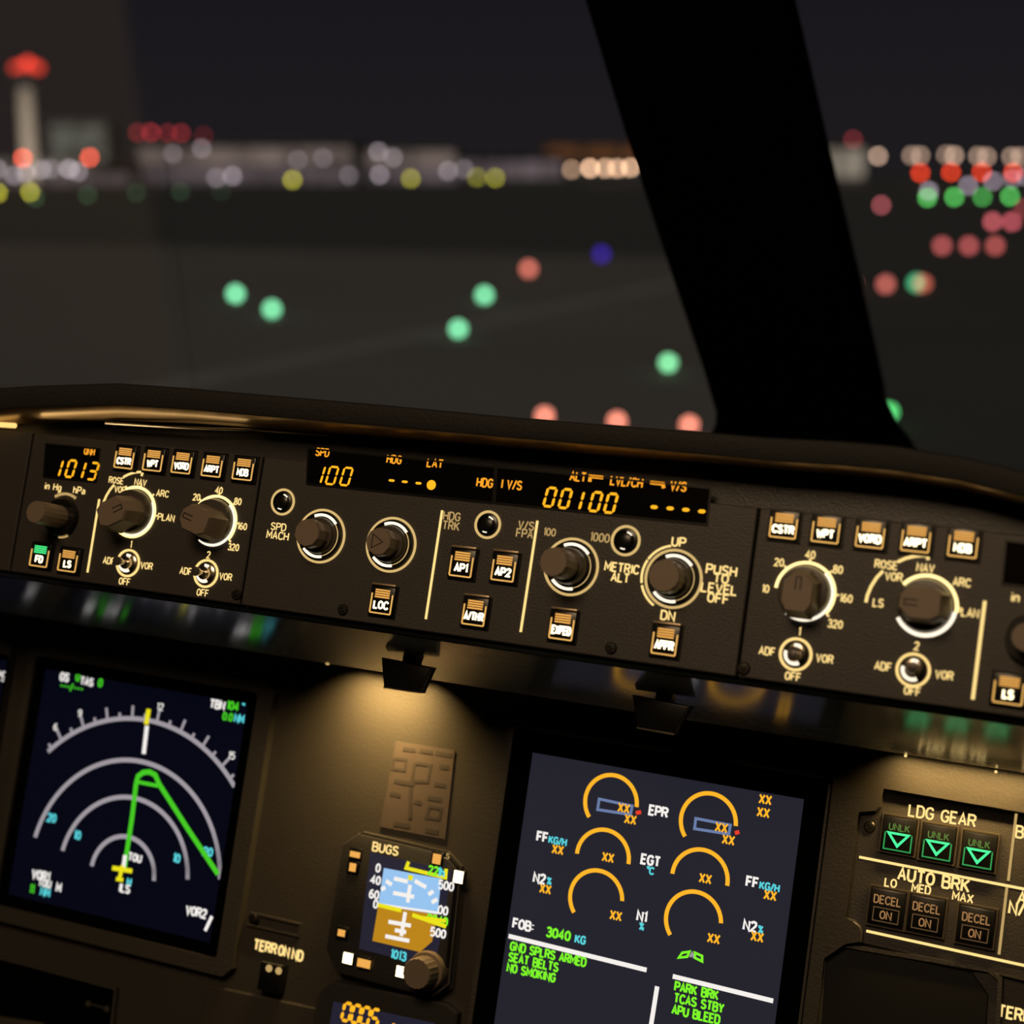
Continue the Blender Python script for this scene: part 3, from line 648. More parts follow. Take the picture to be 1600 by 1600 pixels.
b = arc(B(), rc - .0015, rc + .0015, a0, a1, 0, ZT, 40, cxy); sy(ND, 'compass_arc', b, GRY)
n = 17
for i in range(n):
    a = math.radians(90 - (a0 + (a1 - a0) * (i + .35) / n)); ln = .0085 if i % 2 else .0040
    d = Vector((math.cos(a), math.sin(a))); sy(ND, 'compass_tick', stroke(B(), [cxy + d * rc, cxy + d * (rc + ln)], .0019, 0, ZT), GRY)
for i, s in ((1, '6'), (3, '9'), (9, '12'), (15, '15')):
    a = math.radians(90 - (a0 + (a1 - a0) * (i + .35) / n)); d = cxy + Vector((math.cos(a), math.sin(a))) * (rc + .0105); text(ND.s, s, d, .0042, WHT, z=.0001, name='screen_text')
def line(u, name, pts, wd_, m, z=0.0, closed=False): return sy(u, name, stroke(B(), u.poly(pts), wd_, 0, ZT, closed), m, z)
line(ND, 'route_line', [(194, 1362), (207, 1275), (213, 1224)], .0034, GRN, .0002)
line(ND, 'route_line', [(213, 1224), (216, 1213), (224, 1207), (234, 1206), (243, 1211), (249, 1225)], .0034, GRN, .0002)
line(ND, 'route_line', [(212, 1221), (248, 1228)], .0024, GRN, .0002)
line(ND, 'route_line', [(249, 1225), (295, 1297), (341, 1366)], .0034, GRN, .0002)
line(ND, 'track_line', [(230, 1134), (225, 1178)], .0030, WHT, .0003); line(ND, 'heading_mark', [(233, 1108), (229, 1132)], .0034, YEL, .0004)
line(ND, 'aircraft_symbol', [(176, 1356), (207, 1361)], .0030, YEL, .0004); line(ND, 'aircraft_symbol', [(192, 1352), (187, 1374)], .0028, YEL, .0004); line(ND, 'aircraft_symbol', [(182, 1373), (193, 1375)], .0026, YEL, .0004)
line(ND, 'track_line', [(196, 1336), (193, 1358)], .0030, WHT, .0003)
for s, x, y, m, h in (('GS', 101, 1058, WHT, .0050), ('0', 122, 1058, GRN, .0050), ('TAS', 136, 1065, WHT, .0046), ('0', 157, 1067, GRN, .005), ('---/---', 112, 1074, GRN, .0046),
                      ('TBN', 340, 1101, WHT, .0050), ('104', 364, 1103, GRN, .0050), ('°', 380, 1104, CYAN, .005), ('0.0', 356, 1120, GRN, .0046), ('NM', 374, 1123, CYAN, .0046),
                      ('20', 81, 1278, CYAN, .0050), ('10', 121, 1305, CYAN, .0050), ('10', 276, 1341, CYAN, .0050), ('20', 325, 1331, CYAN, .0050),
                      ('TOU', 211, 1340, WHT, .0046), ('H', 202, 1378, CYAN, .0046), ('ILS', 195, 1388, WHT, .0050),
                      ('VOR1', 64, 1368, WHT, .0054), ('TOU', 70, 1380, WHT, .0046), ('11', 50, 1389, GRN, .0050), ('NM', 71, 1394, CYAN, .0050), ('M', 92, 1387, WHT, .0050), ('VOR2', 307, 1425, WHT, .0052), ('/', 326, 1443, WHT, .0090)):
    st(ND, s, x, y, h, m, weight=.06, squeeze=.85)
# primary display, mostly outside the frame
PF = display('flight_display', 'dark flight display cut off at the left frame edge', 'display', (-160, 1190), ((-262, 985), (9, 1032), (-46, 1386), (-330, 1330)), (.010, .004, .012, .014), SCR_N, .004)
st(PF, '29', 1, 1056, .006, WHT, weight=.03); st(PF, '30', -14, 1110, .006, WHT, weight=.03)
sy(PF, 'attitude_sky_field', box(B(), -.045, .02, .0, .05, 0, ZT), SKYB); sy(PF, 'attitude_ground_field', box(B(), -.045, .02, -.05, .0, 0, ZT), EARTH)
# engine display
EN = display('engine_display', 'bright engine display with amber gauge arcs and green memo lines', 'display', (1010, 1400), ((834, 1175), (1257, 1250), (1203, 1658), (762, 1660)), (.016, .0145, .02, .016), SCR_E, .013)
ze = zoom(740, 1100, .3125); zf = zoom(1000, 1150, .28125)
def gauge(z, top, l_, r_, nm='gauge_arc'):
    A, Bq, Cq = (Vector(EN.p(*z(*q))) for q in (top, l_, r_))
    d = 2 * (A.x * (Bq.y - Cq.y) + Bq.x * (Cq.y - A.y) + Cq.x * (A.y - Bq.y))
    ux = (A.length_squared * (Bq.y - Cq.y) + Bq.length_squared * (Cq.y - A.y) + Cq.length_squared * (A.y - Bq.y)) / d
    uy = (A.length_squared * (Cq.x - Bq.x) + Bq.length_squared * (A.x - Cq.x) + Cq.length_squared * (Bq.x - A.x)) / d
    c = Vector((ux, uy)); r = (A - c).length
    a0 = math.degrees(math.atan2(Bq.x - ux, Bq.y - uy)); a1 = math.degrees(math.atan2(Cq.x - ux, Cq.y - uy))
    if a0 > 0: a0 -= 360
    sy(EN, nm, arc(B(), r - .0012, r + .0012, a0, a1, 0, ZT, 36, c), ORG)
gauge(ze, (690, 355), (578, 565), (815, 515)); gauge(ze, (645, 628), (517, 748), (774, 800)); gauge(ze, (618, 832), (502, 1042), (743, 985))
gauge(zf, (378, 318), (250, 558), (532, 500)); gauge(zf, (325, 630), (180, 765), (484, 832)); gauge(zf, (292, 864), (168, 1105), (450, 1040))
line(EN, 'value_box', [ze(628, 475), ze(793, 510), ze(785, 553), ze(620, 528)], .0016, BLU, 0, True); line(EN, 'value_box', [zf(310, 458), zf(502, 495), zf(494, 545), zf(303, 515)], .0016, BLU, 0, True)
line(EN, 'red_limit_mark', [ze(812, 545), ze(838, 540)], .0022, RED, .0002); line(EN, 'red_limit_mark', [zf(528, 540), zf(552, 532)], .0022, RED, .0002)
def xx(z, x, y, h=.0048): st(EN, 'XX', *z(x, y), h, ORG, weight=.045, squeeze=.85, z=.0003)
for q in ((752, 520), (785, 577), (673, 767), (712, 1058), (422, 728), (360, 925)): xx(ze, *q)
for q in ((697, 353), (686, 425), (453, 508), (492, 577), (364, 792), (410, 1125), (724, 885), (652, 1115)): xx(zf, *q)
for s, z, x, y, h, m in (('EPR', ze, 925, 537, .0051, WHT), ('EGT', ze, 886, 782, .0051, WHT), ('°C', ze, 884, 833, .0038, CYAN), ('N1', ze, 842, 1062, .0051, WHT), ('%', ze, 840, 1112, .0038, CYAN),
                         ('FF', ze, 345, 665, .0051, WHT), ('KG/H', ze, 421, 685, .0038, CYAN), ('N2', ze, 330, 872, .0051, WHT), ('%', ze, 378, 885, .0038, CYAN), ('FF', zf, 625, 812, .0051, WHT), ('KG/H', zf, 720, 838, .0038, CYAN),
                         ('N2', zf, 612, 1055, .0051, WHT), ('%', zf, 670, 1075, .0038, CYAN), ('FOB:', ze, 248, 1105, .0051, WHT), ('3040', ze, 424, 1150, .0050, LIME), ('KG', ze, 534, 1178, .0042, CYAN)):
    st(EN, s, *z(x, y), h, m, weight=.06, squeeze=.88)
line(EN, 'divider_bar', [ze(175, 1160), ze(865, 1330)], .0026, WHT); line(EN, 'divider_bar', [zf(182, 1335), zf(740, 1472)], .0026, WHT); line(EN, 'divider_bar', [ze(918, 1412), ze(882, 1640)], .0026, WHT)
sy(EN, 'slat_flap_symbol', stroke(B(), EN.poly([zf(215, 1232), zf(235, 1204), zf(275, 1198), zf(262, 1226)]), .0014, 0, ZT, True), LIME); sy(EN, 'slat_flap_symbol', stroke(B(), EN.poly([zf(345, 1252), zf(345, 1222), zf(305, 1204), zf(305, 1232)]), .0014, 0, ZT, True), LIME)
line(EN, 'slat_flap_symbol', [zf(278, 1228), zf(290, 1208), zf(300, 1232)], .0014, GRY)
def memo(s, px, py):                                    # left aligned by its first letter
    me = text_mesh(s, .0046, .06, .80); wdt = max(v.co.x for v in me.vertices); x, y = EN.p(px, py)
    text(EN.s, s, (x + wdt, y), .0046, LIME, z=.0001, weight=.06, squeeze=.80, name='screen_text')
for s, p in (('GND SPLRS ARMED', ze(182, 1208)), ('SEAT BELTS', ze(174, 1262)), ('NO SMOKING', ze(166, 1315)), ('PARK BRK', zf(192, 1388)), ('TCAS STBY', zf(188, 1452)), ('APU BLEED', zf(176, 1516))): memo(s, *p)
# standby attitude instrument
zs = zoom(350, 1250, .25)
SB = Unit('standby_instrument', 'small standby attitude instrument glowing blue and orange, knob at its corner', 'instrument', 620, 1420, DM)
outl = [zs(665, 930), zs(735, 1075), zs(1300, 1225), zs(1400, 1150), zs(1475, 420), zs(1395, 330), zs(865, 205), zs(765, 275)]
obj('bezel', prism(B(), SB.poly(outl), -.004, .006, .0015, 2), BEZEL, SB.o)
obj('bezel_rim', stroke(B(), SB.poly(outl, .006), .0012, .002, .0052, closed=True), BEZ2, SB.o)
sb = obj('screen', prism(B(), SB.poly([zs(845, 930), zs(1320, 1050), zs(1425, 445), zs(915, 325)], .006), .006, .0062), SCR_S, SB.o); SB.s = sb
def sp(pts): return SB.poly([zs(*p) for p in pts], .0062)
sy(SB, 'sky_field', prism(B(), sp([(965, 658), (1335, 715), (1358, 492), (1000, 425)]), .0062, .0064), SKYB)
sy(SB, 'ground_field', prism(B(), sp([(928, 880), (1225, 950), (1300, 885), (1335, 715), (965, 658)]), .0062, .0064), EARTH)
def ss(name, pts, wd_, m, closed=False, z=.0064): return sy(SB, name, stroke(B(), sp(pts), wd_, z, z + .0002, closed), m)
ss('yellow_box', [(1155, 385), (1140, 425), (1385, 485), (1390, 430)], .0022, YEL); ss('horizon_bar', [(965, 655), (1110, 690)], .0024, YEL, z=.0067); ss('horizon_bar', [(1180, 718), (1390, 790)], .0024, YEL, z=.0067); ss('horizon_bar', [(1240, 735), (1390, 755)], .0020, YEL, z=.0067)
ss('horizon_line', [(960, 650), (1340, 705)], .0012, WHT)
for pts in ([(1065, 490), (1150, 510)], [(1195, 505), (1265, 545)], [(1060, 580), (1190, 605)], [(1165, 530), (1150, 640)], [(1135, 700), (1110, 850)], [(1030, 760), (1170, 785)], [(1010, 850), (1160, 880)], [(1070, 812), (1140, 826)], [(1015, 505), (1050, 530)], [(985, 560), (1010, 545)], [(1280, 590), (1310, 570)], [(1300, 640), (1335, 620)]): ss('pitch_mark', pts, .0024, WHT, z=.0066)
ss('heading_pointer', [(1172, 470), (1165, 500)], .0032, YEL, z=.0068)
for s, x, y, m in (('22', 1310, 440, LIME), ('1h', 1358, 452, CYAN), ('0', 965, 425, WHT), ('40', 950, 500, WHT), ('60', 940, 590, WHT), ('0', 950, 650, WHT), ('500', 1390, 535, WHT), ('00', 1370, 690, WHT), ('0040', 1335, 750, LIME), ('500', 1340, 830, WHT), ('1013', 1092, 970, CYAN)):
    text(sb, s, SB.p(*zs(x, y), .0062), .0047, m, z=.0066, weight=.05, squeeze=.85, name='screen_text')
for x, y, w_, h_, m in ((1470, 480, 6.2, 7.2, WARMB), (780, 988, 6.5, 6.5, WARMB), (1110, 1072, 6.0, 6.5, WARMB), (880, 1020, 9.0, 5.0, BARS), (740, 830, 5.0, 4.0, BARS), (810, 420, 4.5, 5.0, BARS), (825, 340, 7.0, 3.5, BARS), (1335, 368, 5.5, 6.0, BARS)):
    cx_, cy_ = SB.p(*zs(x, y), .006); o = obj('key', box(B(), -.0042, .0042, -.0042, .0042, .004, .0072, .0008), BLACK, SB.o, (cx_, cy_, 0))
    obj('key_light', box(B(), -w_ / 2 * MM, w_ / 2 * MM, -h_ / 2 * MM, h_ / 2 * MM, .0072, .0075, .0001), m, o)
text(SB.o, 'BUGS', SB.p(*zs(1010, 305), .006), .0050, WARM, z=.0062, weight=.03); text(SB.o, 'LS', SB.p(*zs(1388, 348), .006), .0030, WARMD, z=.0062)
kn = round_knob(SB, *zs(1300, 1058), .0094, .022, .0118, .010, 18, mb=KNOB)
# readout below
CL = Unit('radio_readout', 'partly seen amber readout window below the standby instrument', 'display', 620, 1600, DM)
zq = [zs(560, 1500), zs(585, 1250), zs(625, 1165), zs(690, 1130), zs(1400, 1268), zs(1470, 1330), zs(1430, 1700), zs(540, 1700)]
obj('bezel', prism(B(), CL.poly(zq)[::-1], -.004, .003, .001, 1), BEZEL, CL.o)
cs = obj('screen', prism(B(), CL.poly([zs(700, 1255), zs(1330, 1390), zs(1290, 1690), zs(640, 1600)])[::-1], .003, .0032), SCR_S, CL.o)
for i, ch in enumerate('0005'): obj('digit', seven(B(), ch, .0050, .0105, .0020, .10), AMBER, cs, (*CL.p(*zs(768 + 58 * i, 1325 + 13 * i), .0032), .0032))
obj('digit', seven(B(), '-', .003, .006, .0012), AMBERL, cs, (*CL.p(*zs(1062, 1402), .0032), .0032))
# terrain switch
TS = Unit('terrain_switch', 'black terrain switch below blurred warm lettering, left of the standby instrument', 'switch', 430, 1500, DM)
obj('mount_frame', frame_ring(TS.poly([zs(150, 700), zs(470, 775), zs(455, 860), zs(130, 785)])[::-1], TS.poly([zs(160, 715), zs(460, 785), zs(448, 848), zs(142, 775)])[::-1], -.004, -.0020), BEZ2, TS.o)
TS.text('TERR', *zs(238, 922), .0058, weight=.05, squeeze=.82, z=-.0040); TS.text('ON', *zs(355, 950), .0058, weight=.05, squeeze=.78, z=-.0040); TS.text('ND', *zs(440, 975), .0058, weight=.05, squeeze=.78, z=-.0040)
o = obj('switch_cap', box(B(), -.0078, .0078, -.0088, .0088, -.004, .005, .001), BLACK, TS.o, (*TS.p(*zs(308, 1105)), 0))
for q in ((282, 1052), (342, 1068)): 
    p = TS.p(*zs(*q), .005); obj('indicator_dot', disc(B(), p[0] - o.location.x, p[1] - o.location.y, .0023, .005, .0053, 16), WARMD, o)
screw(TS, *zs(183, 738)); 
# placard
PL = Unit('placard', 'faded brownish paper placard with dark print above the standby instrument', 'placard', 650, 1235, DM)
pp = PL.poly([(590, 1292), (692, 1312), (707, 1173), (615, 1159)]); sheet = obj('paper_sheet', prism(B(), pp, -.004, -.0032), PAPER, PL.o)
zp = zoom(380, 1000, .25)
for x0, y0, x1, y1 in ((985, 680, 1060, 690), (1090, 690, 1170, 705), (1190, 705, 1290, 725), (930, 880, 1060, 905), (905, 960, 970, 975), (1060, 1010, 1100, 1020), (925, 1150, 1030, 1165), (1140, 985, 1230, 1000), (1215, 790, 1270, 800), (1125, 1190, 1205, 1205), (1180, 900, 1255, 912), (1035, 920, 1030, 1120)):
    obj('print_mark', stroke(B(), PL.poly([zp(x0, y0), zp(x1, y1)]), .0026, -.0032, -.0030), PRINT, sheet)
for bx in ([(930, 740), (1005, 750), (995, 815), (920, 805)], [(1060, 770), (1160, 785), (1140, 890), (1040, 880)], [(1150, 1040), (1225, 1055), (1210, 1120), (1130, 1110)]): obj('print_box', stroke(B(), PL.poly([zp(*q) for q in bx]), .0018, -.0032, -.0030, True), PRINT, sheet)
# landing gear panel
zg = zoom(1260, 1200, .25)
ZP = -.0012
LG = Unit('landing_gear_panel', 'black landing gear panel with three green lit indicators and auto brake buttons', 'control panel', 1470, 1380, DM)
op = [zg(480, 125), zg(468, 245), zg(432, 280), zg(330, 274), zg(246, 938), zg(300, 952), zg(340, 985), zg(352, 1020), zg(348, 1085), zg(1700, 1405), zg(1860, 380)]
obj('faceplate', prism(B(), LG.poly(op, ZP)[::1], -.004, ZP, .0003, 1), FACE, LG.o)
obj('faceplate_edge', stroke(B(), LG.poly(op, ZP), .0008, ZP, ZP + .0004, closed=True), CHROMED, LG.o)
mk = [zg(478, 120), zg(464, 243), zg(430, 274), zg(322, 268), zg(238, 940), zg(298, 958), zg(336, 990), zg(346, 1022), zg(342, 1092), zg(238, 1094), zg(104, 1186), zg(58, 1720)]; mk2 = [zg(1700, 235), zg(1700, 345)]
mxl = EN.c.x + EN.right + .0006 - LG.c.x
mp = obj('gear_mask_plate', prism(B(), [(p[0] + LG.c.x - PWALL.c.x, p[1] - LG.c.y + PWALL.c.y) for p in LG.poly(mk, .0036) + [(mxl, LG.p(*zg(58, 1720))[1]), (mxl, -(JD - .02) + LG.c.y), (LG.p(*zg(1700, 235))[0], -(JD - .02) + LG.c.y)] + LG.poly(mk2[1:], .0036)][::-1], -.004, .0036, .0006, 1), SHELL, PWALL.o)
LG2 = lambda x, y: LG.p(*zg(x, y), ZP)
def lgt(s, x, y, h, m=WARM, **k): return text(LG.o, s, LG2(x, y), h, m, z=ZP + .0001, **k)
lgt('LDG GEAR', 848, 298, .0060, weight=.02, squeeze=.88); lgt('AUTO BRK', 795, 698, .0062, weight=.03, squeeze=.88)
lgt('LO', 527, 718, .0042, squeeze=.95, weight=.03); lgt('MED', 718, 756, .0042, squeeze=.9, weight=.03); lgt('MAX', 978, 808, .0042, squeeze=.95, weight=.03)
lgt('BRK FAN', 1500, 428, .0060, weight=.02, squeeze=.88); lgt('A/SKID', 1470, 835, .0060, weight=.03, squeeze=.88); lgt('N/W STRG', 1490, 912, .0060, weight=.03, squeeze=.88)
for a, b_ in (((330, 556), (1700, 822)), ((375, 1018), (1700, 1308)), ((1312, 285), (1262, 705)), ((1254, 742), (1204, 1165))):
    obj('divider_line', stroke(B(), [LG2(*a), LG2(*b_)], .0014, ZP + .0001, ZP + .0004), WARMD if a[0] > 1250 else WARM, LG.o)
def annunciator(x, y, gear=True):
    c = LG2(x, y); w_, h_ = (.0178, .0190) if gear else (.0188, .0194)
    o = obj('indicator_light' if gear else 'push_button', box(B(), -w_ / 2, w_ / 2, -h_ / 2, h_ / 2, 0, .0035, .0007), BLACK, LG.o, (*c, ZP))
    obj('indicator_rim', stroke(B(), rect_poly(-w_ * .54, w_ * .54, -h_ * .54, h_ * .54), .0009, 0, .0022, closed=True), EDGE2, o)
    if gear:
        text(o, 'UNLK', (0, .0040), .0034, UNLK, z=.0035, squeeze=.95)
        obj('border_light', stroke(B(), [(-.0072, .0008), (-.0072, -.0083), (.0072, -.0083), (.0072, .0008)], .0007, .0035, .0038), GTRD, o)
        obj('triangle_light', stroke(B(), [(-.0054, .0006), (.0054, .0006), (0, -.0060)], .0014, .0035, .0039, closed=True), GTRI, o)
    else:
        text(o, 'DECEL', (0, .0040), .0041, UNLA, z=.0035, squeeze=.85); text(o, 'ON', (0, -.0040), .0041, UNLA, z=.0035, squeeze=.9)
        obj('legend_box', stroke(B(), rect_poly(-.0068, .0068, -.0076, -.0004), .0005, .0035, .0037, closed=True), UNLB, o)
EDGE2 = mat('indicator_rim_metal', (.12, .10, .075), .4, metal=.6); UNLB = emit('unlit_box_outline', (100, 74, 46), .8)
for q in ((582, 418), (826, 468), (1080, 518)): annunciator(*q)
for q in ((508, 872), (752, 918), (1062, 985)): annunciator(*q, gear=False)
sc_ = screw(LG, *zg(393, 368), .0034); sc_.location.z = ZP
# blank screen below the gear panel
BS = Unit('blank_display', 'switched off dark screen below the auto brake buttons', 'display', 1430, 1560, DM)
q0 = [zg(70, 1700), zg(112, 1190), zg(240, 1108), zg(1140, 1262), zg(1212, 1320), zg(1190, 1700)]
obj('bezel', stroke(B(), BS.poly(q0), .0022, -.004, .0004), BEZ2, BS.o)
obj('screen', prism(B(), BS.poly([zg(78, 1700), zg(122, 1195), zg(245, 1116), zg(1030, 1283), zg(1130, 1420), zg(1110, 1700)])[::-1], -.004, -.0012), SCR_B, BS.o)
obj('corner_plate', prism(B(), BS.poly([zg(1038, 1283), zg(1138, 1275), zg(1200, 1325), zg(1185, 1700), zg(1118, 1700), zg(1138, 1420)])[::-1], -.004, -.0018), BEZEL, BS.o)
BS.text('TERR ON ND', 1622, 1594, .0058, weight=.03, squeeze=.85, z=-.0040)
# table drawer slot
TB = Unit('table_slot', 'black sliding table slot at the bottom left corner', 'slot', 60, 1560, DM)
obj('recess', prism(B(), TB.poly([(-60, 1483), (178, 1546), (168, 1640), (-80, 1640)])[::-1], -.004, -.0030), MATTE, TB.o)
obj('table_edge', prism(B(), TB.poly([(-60, 1580), (60, 1598), (110, 1625), (-60, 1640)])[::-1], -.003, .004, .001), BEZ2, TB.o)
obj('slot_rim', stroke(B(), TB.poly([(-60, 1481), (180, 1545), (170, 1640)]), .0016, -.004, .0002), BEZ2, TB.o)
for q in ((134, 1569), (163, 1577)): obj('latch_dot', disc(B(), *TB.p(*q), .0020, -.003, -.0024), KNOBD, TB.o)
obj('latch_bar', stroke(B(), [TB.p(138, 1570), TB.p(159, 1576)], .0010, -.003, -.0026), KNOBD, TB.o)
AC = Unit('access_panel', 'plain taupe access plate at the bottom edge, between the table slot and readout', 'panel', 400, 1570, DM)
obj('cover_plate', prism(B(), AC.poly([(321, 1539), (520, 1582), (505, 1680), (300, 1660)])[::-1], -.004, -.0012, .0008, 1), SHELL, AC.o)

# ------------------------------------------------------------------ windows and post
post_l = [(898, -60), (915, 0), (975, 200), (1040, 400), (1097, 570), (1119, 645), (1118, 662), (1106, 690), (1100, 730)]
post_r = [(1213, -60), (1228, 0), (1284, 240), (1330, 430), (1371, 615), (1375, 646), (1390, 675), (1414, 700), (1440, 745)]
def cdepth(py): return 1.16 + (py + 60) / 790 * .22
def cam_pt(px, py, z): return CAM + W @ Vector(((px - 800) / F_PX * z, (py - 800) / F_PX * z, z))
rows = []
thick = W @ Vector((0, 0, 1)); thick = Vector((0, thick.y, 0)).normalized() * .07
for i in range(len(post_l)):
    a = cam_pt(*post_l[i], cdepth(post_l[i][1])); c = cam_pt(*post_r[i], cdepth(post_r[i][1])); e = (c - a)
    rows.append([a + e * .03, a, a + thick * .3, a + e * .06 + thick, c - e * .06 + thick, c + thick * .3, c, c - e * .03])
COWL = .90
up_ = rows[0]; d0 = [(a - b) for a, b in zip(rows[0], rows[1])]; d0 = [v / max(v.z, .01) for v in d0]
dm = sum((v for v in d0), Vector()) / len(d0)
rows.insert(0, [p + dm * (2.115 - p.z) for p in up_])
rows.append([Vector((p.x, p.y, COWL)) for p in rows[-1]])
ps = tag(obj('window_post', loft(rows, True), MATTE, ang=40), 'black slanted windshield post standing between the two window panes', 'post')
struct('trim_1', box(B(), XL, XR, 1.17, 1.50, COWL - .06, COWL, .01), LEATHER)
struct('wall_front', box(B(), XL, XR, 1.45, 1.50, 0, COWL - .06), LINING)
# panes: the plane holds the post's middle line and runs sideways
pb = cam_pt(1255, 690, cdepth(690)) + thick * .5; pt = cam_pt(1065, -60, cdepth(-60)) + thick * .5
sl = pt - pb
def gmat(name, veil, hz=(.5, .47, .43), fade=None):
    m = bpy.data.materials.new(name); m.use_nodes = True; n = m.node_tree.nodes; L = m.node_tree.links; n.clear()
    tr = n.new('ShaderNodeBsdfTransparent'); gl = n.new('ShaderNodeBsdfGlossy'); gl.inputs['Roughness'].default_value = .02
    df = n.new('ShaderNodeBsdfDiffuse'); df.inputs[0].default_value = (*hz, 1); fr = n.new('ShaderNodeFresnel'); fr.inputs[0].default_value = 1.15
    m1 = n.new('ShaderNodeMixShader'); m2 = n.new('ShaderNodeMixShader'); m2.inputs[0].default_value = veil; out = n.new('ShaderNodeOutputMaterial')
    L.new(fr.outputs[0], m1.inputs[0]); L.new(tr.outputs[0], m1.inputs[1]); L.new(gl.outputs[0], m1.inputs[2]); 
    if fade:
        p0, nr = fade; tc = n.new('ShaderNodeNewGeometry'); sb_ = n.new('ShaderNodeVectorMath'); sb_.operation = 'SUBTRACT'; sb_.inputs[1].default_value = p0
        dt = n.new('ShaderNodeVectorMath'); dt.operation = 'DOT_PRODUCT'; dt.inputs[1].default_value = nr
        mr = n.new('ShaderNodeMapRange'); mr.interpolation_type = 'SMOOTHSTEP'; mr.inputs[1].default_value = -.012; mr.inputs[2].default_value = .012; mr.inputs[3].default_value = veil; mr.inputs[4].default_value = 0
        L.new(tc.outputs['Position'], sb_.inputs[0]); L.new(sb_.outputs[0], dt.inputs[0]); L.new(dt.outputs['Value'], mr.inputs[0]); L.new(mr.outputs[0], m2.inputs[0])
    L.new(m1.outputs[0], m2.inputs[1]); L.new(df.outputs[0], m2.inputs[2]); L.new(m2.outputs[0], out.inputs[0])
    return m
GC = gmat('clear_window_glass', .0)
def ppt(px, py):                                         # pixel ray -> pane plane
    n = sl.cross(Vector((1, 0, 0))); d = (cam_pt(px, py, 1) - CAM); return CAM + d * ((pb - CAM).dot(n) / d.dot(n))
E0, E1 = ppt(186, -60), ppt(288, 680); ed = (E1 - E0).normalized(); en = ed.cross(sl.cross(Vector((1, 0, 0))).normalized()); en = en if en.x > 0 else -en
GH = gmat('light_veil_glass', .085, fade=(E0, en))  # pale reflected light painted into this pane as a diffuse veil
tz = lambda z: (z - pb.z) / sl.z
pp_ = lambda x, z: Vector((x, pb.y + sl.y * tz(z), z))
def edge_x(a, b, z): k = (z - a.z) / (b.z - a.z); return a.x + (b.x - a.x) * k
Z0, Z1 = COWL, 2.118
Ea, Eb = E0 + en * .02, E1 + en * .02
cx0, cx1 = edge_x(pb, pt, Z0), edge_x(pb, pt, Z1)
hx0, hx1 = edge_x(Ea, Eb, Z0), edge_x(Ea, Eb, Z1)
def pane(name, m, xb0, xb1, xt0, xt1): struct(name, quad_slab([pp_(xt0, Z1), pp_(xb0, Z0), pp_(xb1, Z0), pp_(xt1, Z1)], .0012), m)
pane('window_1', GC, hx0, cx0, hx1, cx1); pane('window_2', GC, cx0 + .001, XR, cx1 + .001, XR); pane('window_3', GH, XL, hx0 - .00005, XL, hx1 - .00005)

# ------------------------------------------------------------------ airfield
GZ = CAM.z - 4.45
GRASS = mat('dark_grass', (.060, .058, .050), .95, var=.3, vscale=.05)
ASPH = mat('asphalt', (.15, .135, .115), .9, var=.18, vscale=.08)
PAINT = mat('worn_white_paint', (.24, .225, .20), .8, var=.3, vscale=.3)
def horiz(px, py):                                       # pixel -> point on the airfield plane
    d = cam_pt(px, py, 1) - CAM; return CAM + d * ((GZ - CAM.z) / d.z)
g = B(); box(g, -900, 500, -40, 1400, GZ - .5, GZ); struct('ground', g, GRASS)
far = horiz(800, 398).y
ra, rb = horiz(1225, 400), horiz(1330, 900)              # right edge of the pavement, hidden behind the post
g = B(); prism(g, [(-190, 6), (rb.x, 6), (rb.x, rb.y), (ra.x, far), (-190, far)], GZ, GZ + .03); struct('taxiway', g, ASPH)
A, C = horiz(150, 628), horiz(1045, 446); dirn = (C - A).normalized(); A2, C2 = A - dirn * 8, C + dirn * 20; s_ = Vector((-dirn.y, dirn.x, 0)) * .55
tl = quad_slab([A2 + s_, A2 - s_, C2 - s_, C2 + s_], -.04)
for v in tl.verts: v.co.z += .031
tag(obj('taxiway_line', tl, PAINT), 'faint wide pale painted line crossing the taxiway at a slant', 'marking')
LPOST = mat('light_fixture_metal', (.02, .02, .02), .6)
LM = {}
def lmat(col, st_):
    key = (col, st_)
    if key not in LM:
        LM[key] = emit('field_lamp', col, st_)
        LM[key].node_tree.nodes['Principled BSDF'].inputs['Base Color'].default_value = (0, 0, 0, 1)
    return LM[key]
ORD = 'first second third fourth fifth sixth seventh eighth ninth tenth eleventh twelfth thirteenth fourteenth fifteenth sixteenth seventeenth eighteenth nineteenth'.split()
APX = 12.5                                               # lamp size, in pixels at its distance
BASE_D = None
_globe = {}
def globe_mesh(m):
    if m.name not in _globe:
        b = B(); bmesh.ops.create_icosphere(b, subdivisions=2, radius=1.0); _globe[m.name] = mesh('lamp_globe', b, m, 180)
    return _globe[m.name]
_stem = mesh('stem', lathe(B(), [(0, -1), (.12, -1), (.12, 0), (0, 0)], 8), LPOST)
_base = mesh('base', lathe(B(), [(0, 0), (.6, 0), (.5, .25), (0, .25)], 10), LPOST)
GAIN = .95
